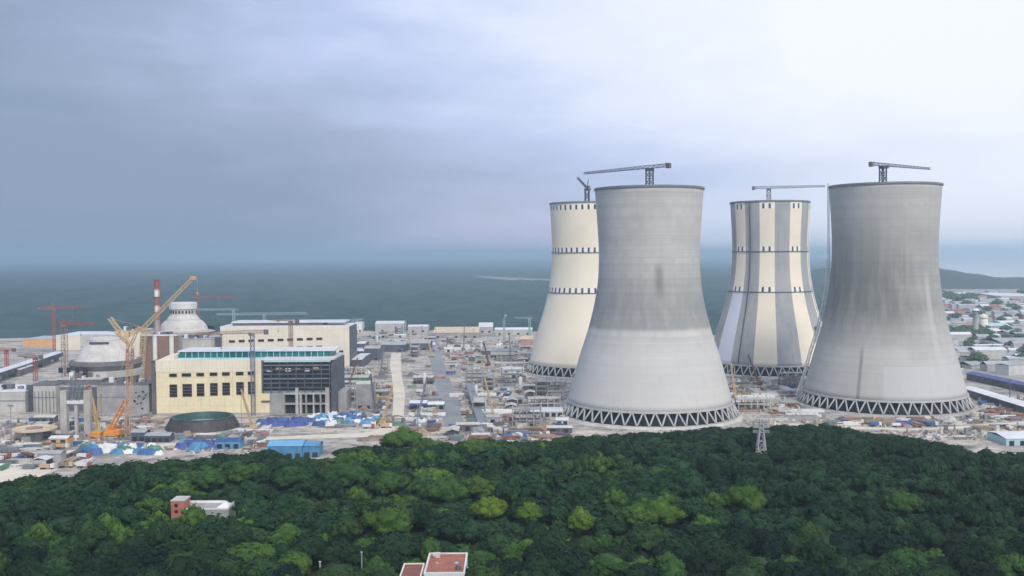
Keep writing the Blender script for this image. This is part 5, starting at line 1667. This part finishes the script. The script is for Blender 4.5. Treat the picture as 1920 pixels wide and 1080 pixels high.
# every other tree of the wood
cand = []
tries = 0
cell = {}
def near_ok(x, y, r):
    cxk, cyk = int(x // 12), int(y // 12)
    for i in range(cxk - 2, cxk + 3):
        for j in range(cyk - 2, cyk + 3):
            for (ax, ay, ar) in cell.get((i, j), ()):
                if (ax - x) ** 2 + (ay - y) ** 2 < ((ar + r) * .66) ** 2: return False
    return True
def put(x, y, r): cell.setdefault((int(x // 12), int(y // 12)), []).append((x, y, r))
for q in PLACED: put(*q)
for _ in range(60000):
    y = 335 + 400 * trng.random(); x = (trng.random() - .5) * 2 * (y * .62)
    h = (trng.uniform(8.0, 15.0) if trng.random() < .82 else trng.uniform(15, 20)) if y < 600 else trng.uniform(7, 12.0)
    r = trng.uniform(4.2, 7.4) if trng.random() < .62 else trng.uniform(7.2, 10.5)
    if not tree_ok(x, y, h): continue
    if not near_ok(x, y, r): continue
    if any(abs(x - q[0]) < q[2] + r * .6 and q[1] - 30 < y < q[1] for q in PLACED): h = min(h, trng.uniform(7, 9.5))
    put(x, y, r); cand.append((x, y, h, r))
print('forest trees', len(cand))
cand.sort(key=lambda c: c[1])
NEAR = 275
protos = []
for k in range(9):
    V, T = crown_arrays(trng, 5.4, 12.0, 3.2, 14 + k % 4, 2600, .46, 2)
    protos.append((tri_mesh('crown', V, T, 'leaf_dark'), trunk_mesh(trng, 12.0, 3.2)))
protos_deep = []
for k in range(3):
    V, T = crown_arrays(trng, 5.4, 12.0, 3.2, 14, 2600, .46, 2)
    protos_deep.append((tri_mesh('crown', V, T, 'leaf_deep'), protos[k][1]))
protos_mid = []
for k in range(3):
    V, T = crown_arrays(trng, 5.2, 12.0, 3.2, 15, 2600, .46, 2)
    protos_mid.append((tri_mesh('crown', V, T, 'leaf_mid'), trunk_mesh(trng, 12.0, 3.2)))
for (x, y, h, r) in cand[:NEAR]:
    px_, py_ = proj(x, y, h)
    md = trng.random() < (.33 if 430 < px_ < 1300 else .07)
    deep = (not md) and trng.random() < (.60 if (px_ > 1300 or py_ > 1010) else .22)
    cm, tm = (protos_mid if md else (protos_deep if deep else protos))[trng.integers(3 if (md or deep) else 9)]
    sect = 'left of the red roofed houses' if px_ < 745 else ('right of the red roofed houses' if px_ > 900 else 'round the red roofed houses')
    nm = ('mid green' if md else ('very dark green' if deep else 'dark green'))
    wide = 'broad' if r > 5.6 else 'narrow'
    t = thing('broadleaf_tree', f'{nm} {wide} crowned tree in the near forest {sect}', 'tree', (x, y, 0), trng.uniform(0, 6.28), f'{nm} {wide} forest trees {sect}')
    t.scale = (r / 5.2, r / 5.2, h / 12)
    o = bpy.data.objects.new('crown', cm); COL.objects.link(o); o.parent = t
    o = bpy.data.objects.new('trunk', tm); COL.objects.link(o); o.parent = t
lib = [crown_arrays(trng, 5.4, 12.0, 3.2, 12, 500, .60, 1) for _ in range(8)]
Vs, Ts, Cs = [], [], []
n0 = 0
for (x, y, h, r) in cand[NEAR:]:
    V, T = lib[trng.integers(8)]
    a = trng.uniform(0, 6.28); c, s = math.cos(a), math.sin(a)
    q = V.copy(); q[:, 0] = (V[:, 0] * c - V[:, 1] * s) * r / 5.2 + x; q[:, 1] = (V[:, 0] * s + V[:, 1] * c) * r / 5.2 + y; q[:, 2] = V[:, 2] * h / 12
    px_, py_ = proj(x, y, h)
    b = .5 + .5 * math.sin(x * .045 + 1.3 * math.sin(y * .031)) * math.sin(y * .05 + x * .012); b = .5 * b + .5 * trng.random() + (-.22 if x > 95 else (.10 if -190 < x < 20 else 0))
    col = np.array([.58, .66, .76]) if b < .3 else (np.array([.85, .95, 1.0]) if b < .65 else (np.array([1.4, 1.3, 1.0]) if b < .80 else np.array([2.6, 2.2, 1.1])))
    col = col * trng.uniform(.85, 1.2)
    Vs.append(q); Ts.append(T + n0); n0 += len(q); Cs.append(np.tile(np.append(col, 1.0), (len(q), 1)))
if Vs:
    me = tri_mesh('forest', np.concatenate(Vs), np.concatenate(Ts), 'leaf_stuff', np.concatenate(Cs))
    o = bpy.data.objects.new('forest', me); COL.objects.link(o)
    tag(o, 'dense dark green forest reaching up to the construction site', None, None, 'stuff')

# tree clumps in the hazy town
Vs, Ts, Cs = [], [], []; n0 = 0
for k in range(240):
    px_ = trng.uniform(1755, 1950); py_ = 548 + 150 * trng.random() ** 1.1
    if k < 120: px_, py_ = trng.uniform(1780, 1850), trng.uniform(627, 637)
    elif k < 170: px_, py_ = trng.uniform(1762, 1830), trng.uniform(560, 567)
    p = P(px_, py_)
    if in_tower(p.x, p.y): continue
    V, T = lib[trng.integers(8)]; r = trng.uniform(5, 9) * (1 + max(0, p.y - 1500) / 2500)
    q = V[:, :] * np.array([r / 5.2, r / 5.2, r / 7]) + np.array([p.x, p.y, 0]); Vs.append(q); Ts.append(T + n0); n0 += len(q); Cs.append(np.tile([4.2, 2.9, 4.4, 1], (len(q), 1)))  # pale tint puts the town's haze into the leaf colour
me = tri_mesh('town_trees', np.concatenate(Vs), np.concatenate(Ts), 'leaf_stuff', np.concatenate(Cs))
o = bpy.data.objects.new('town_foliage', me); COL.objects.link(o); tag(o, 'hazy green tree cover between the town buildings', None, None, 'stuff')

# ------------------------------------------------------------------ haze
m = bpy.data.materials.new('haze_air'); m.use_nodes = True; MATS['haze_air'] = m
nt = m.node_tree
for n in list(nt.nodes): nt.nodes.remove(n)
vo = nt.nodes.new('ShaderNodeVolumePrincipled'); vo.inputs['Color'].default_value = (0.66, 0.84, 1.0, 1); vo.inputs['Density'].default_value = 1.2e-4
vo.inputs['Anisotropy'].default_value = 0.45
oo = nt.nodes.new('ShaderNodeOutputMaterial'); nt.links.new(vo.outputs[0], oo.inputs['Volume'])
mb = MB(); mb.span(-21800, 21800, -1500, 39800, -4, 235)
h = mb.build('haze', 'haze_air'); h['kind'] = 'stuff'
print('objects', len(bpy.data.objects))
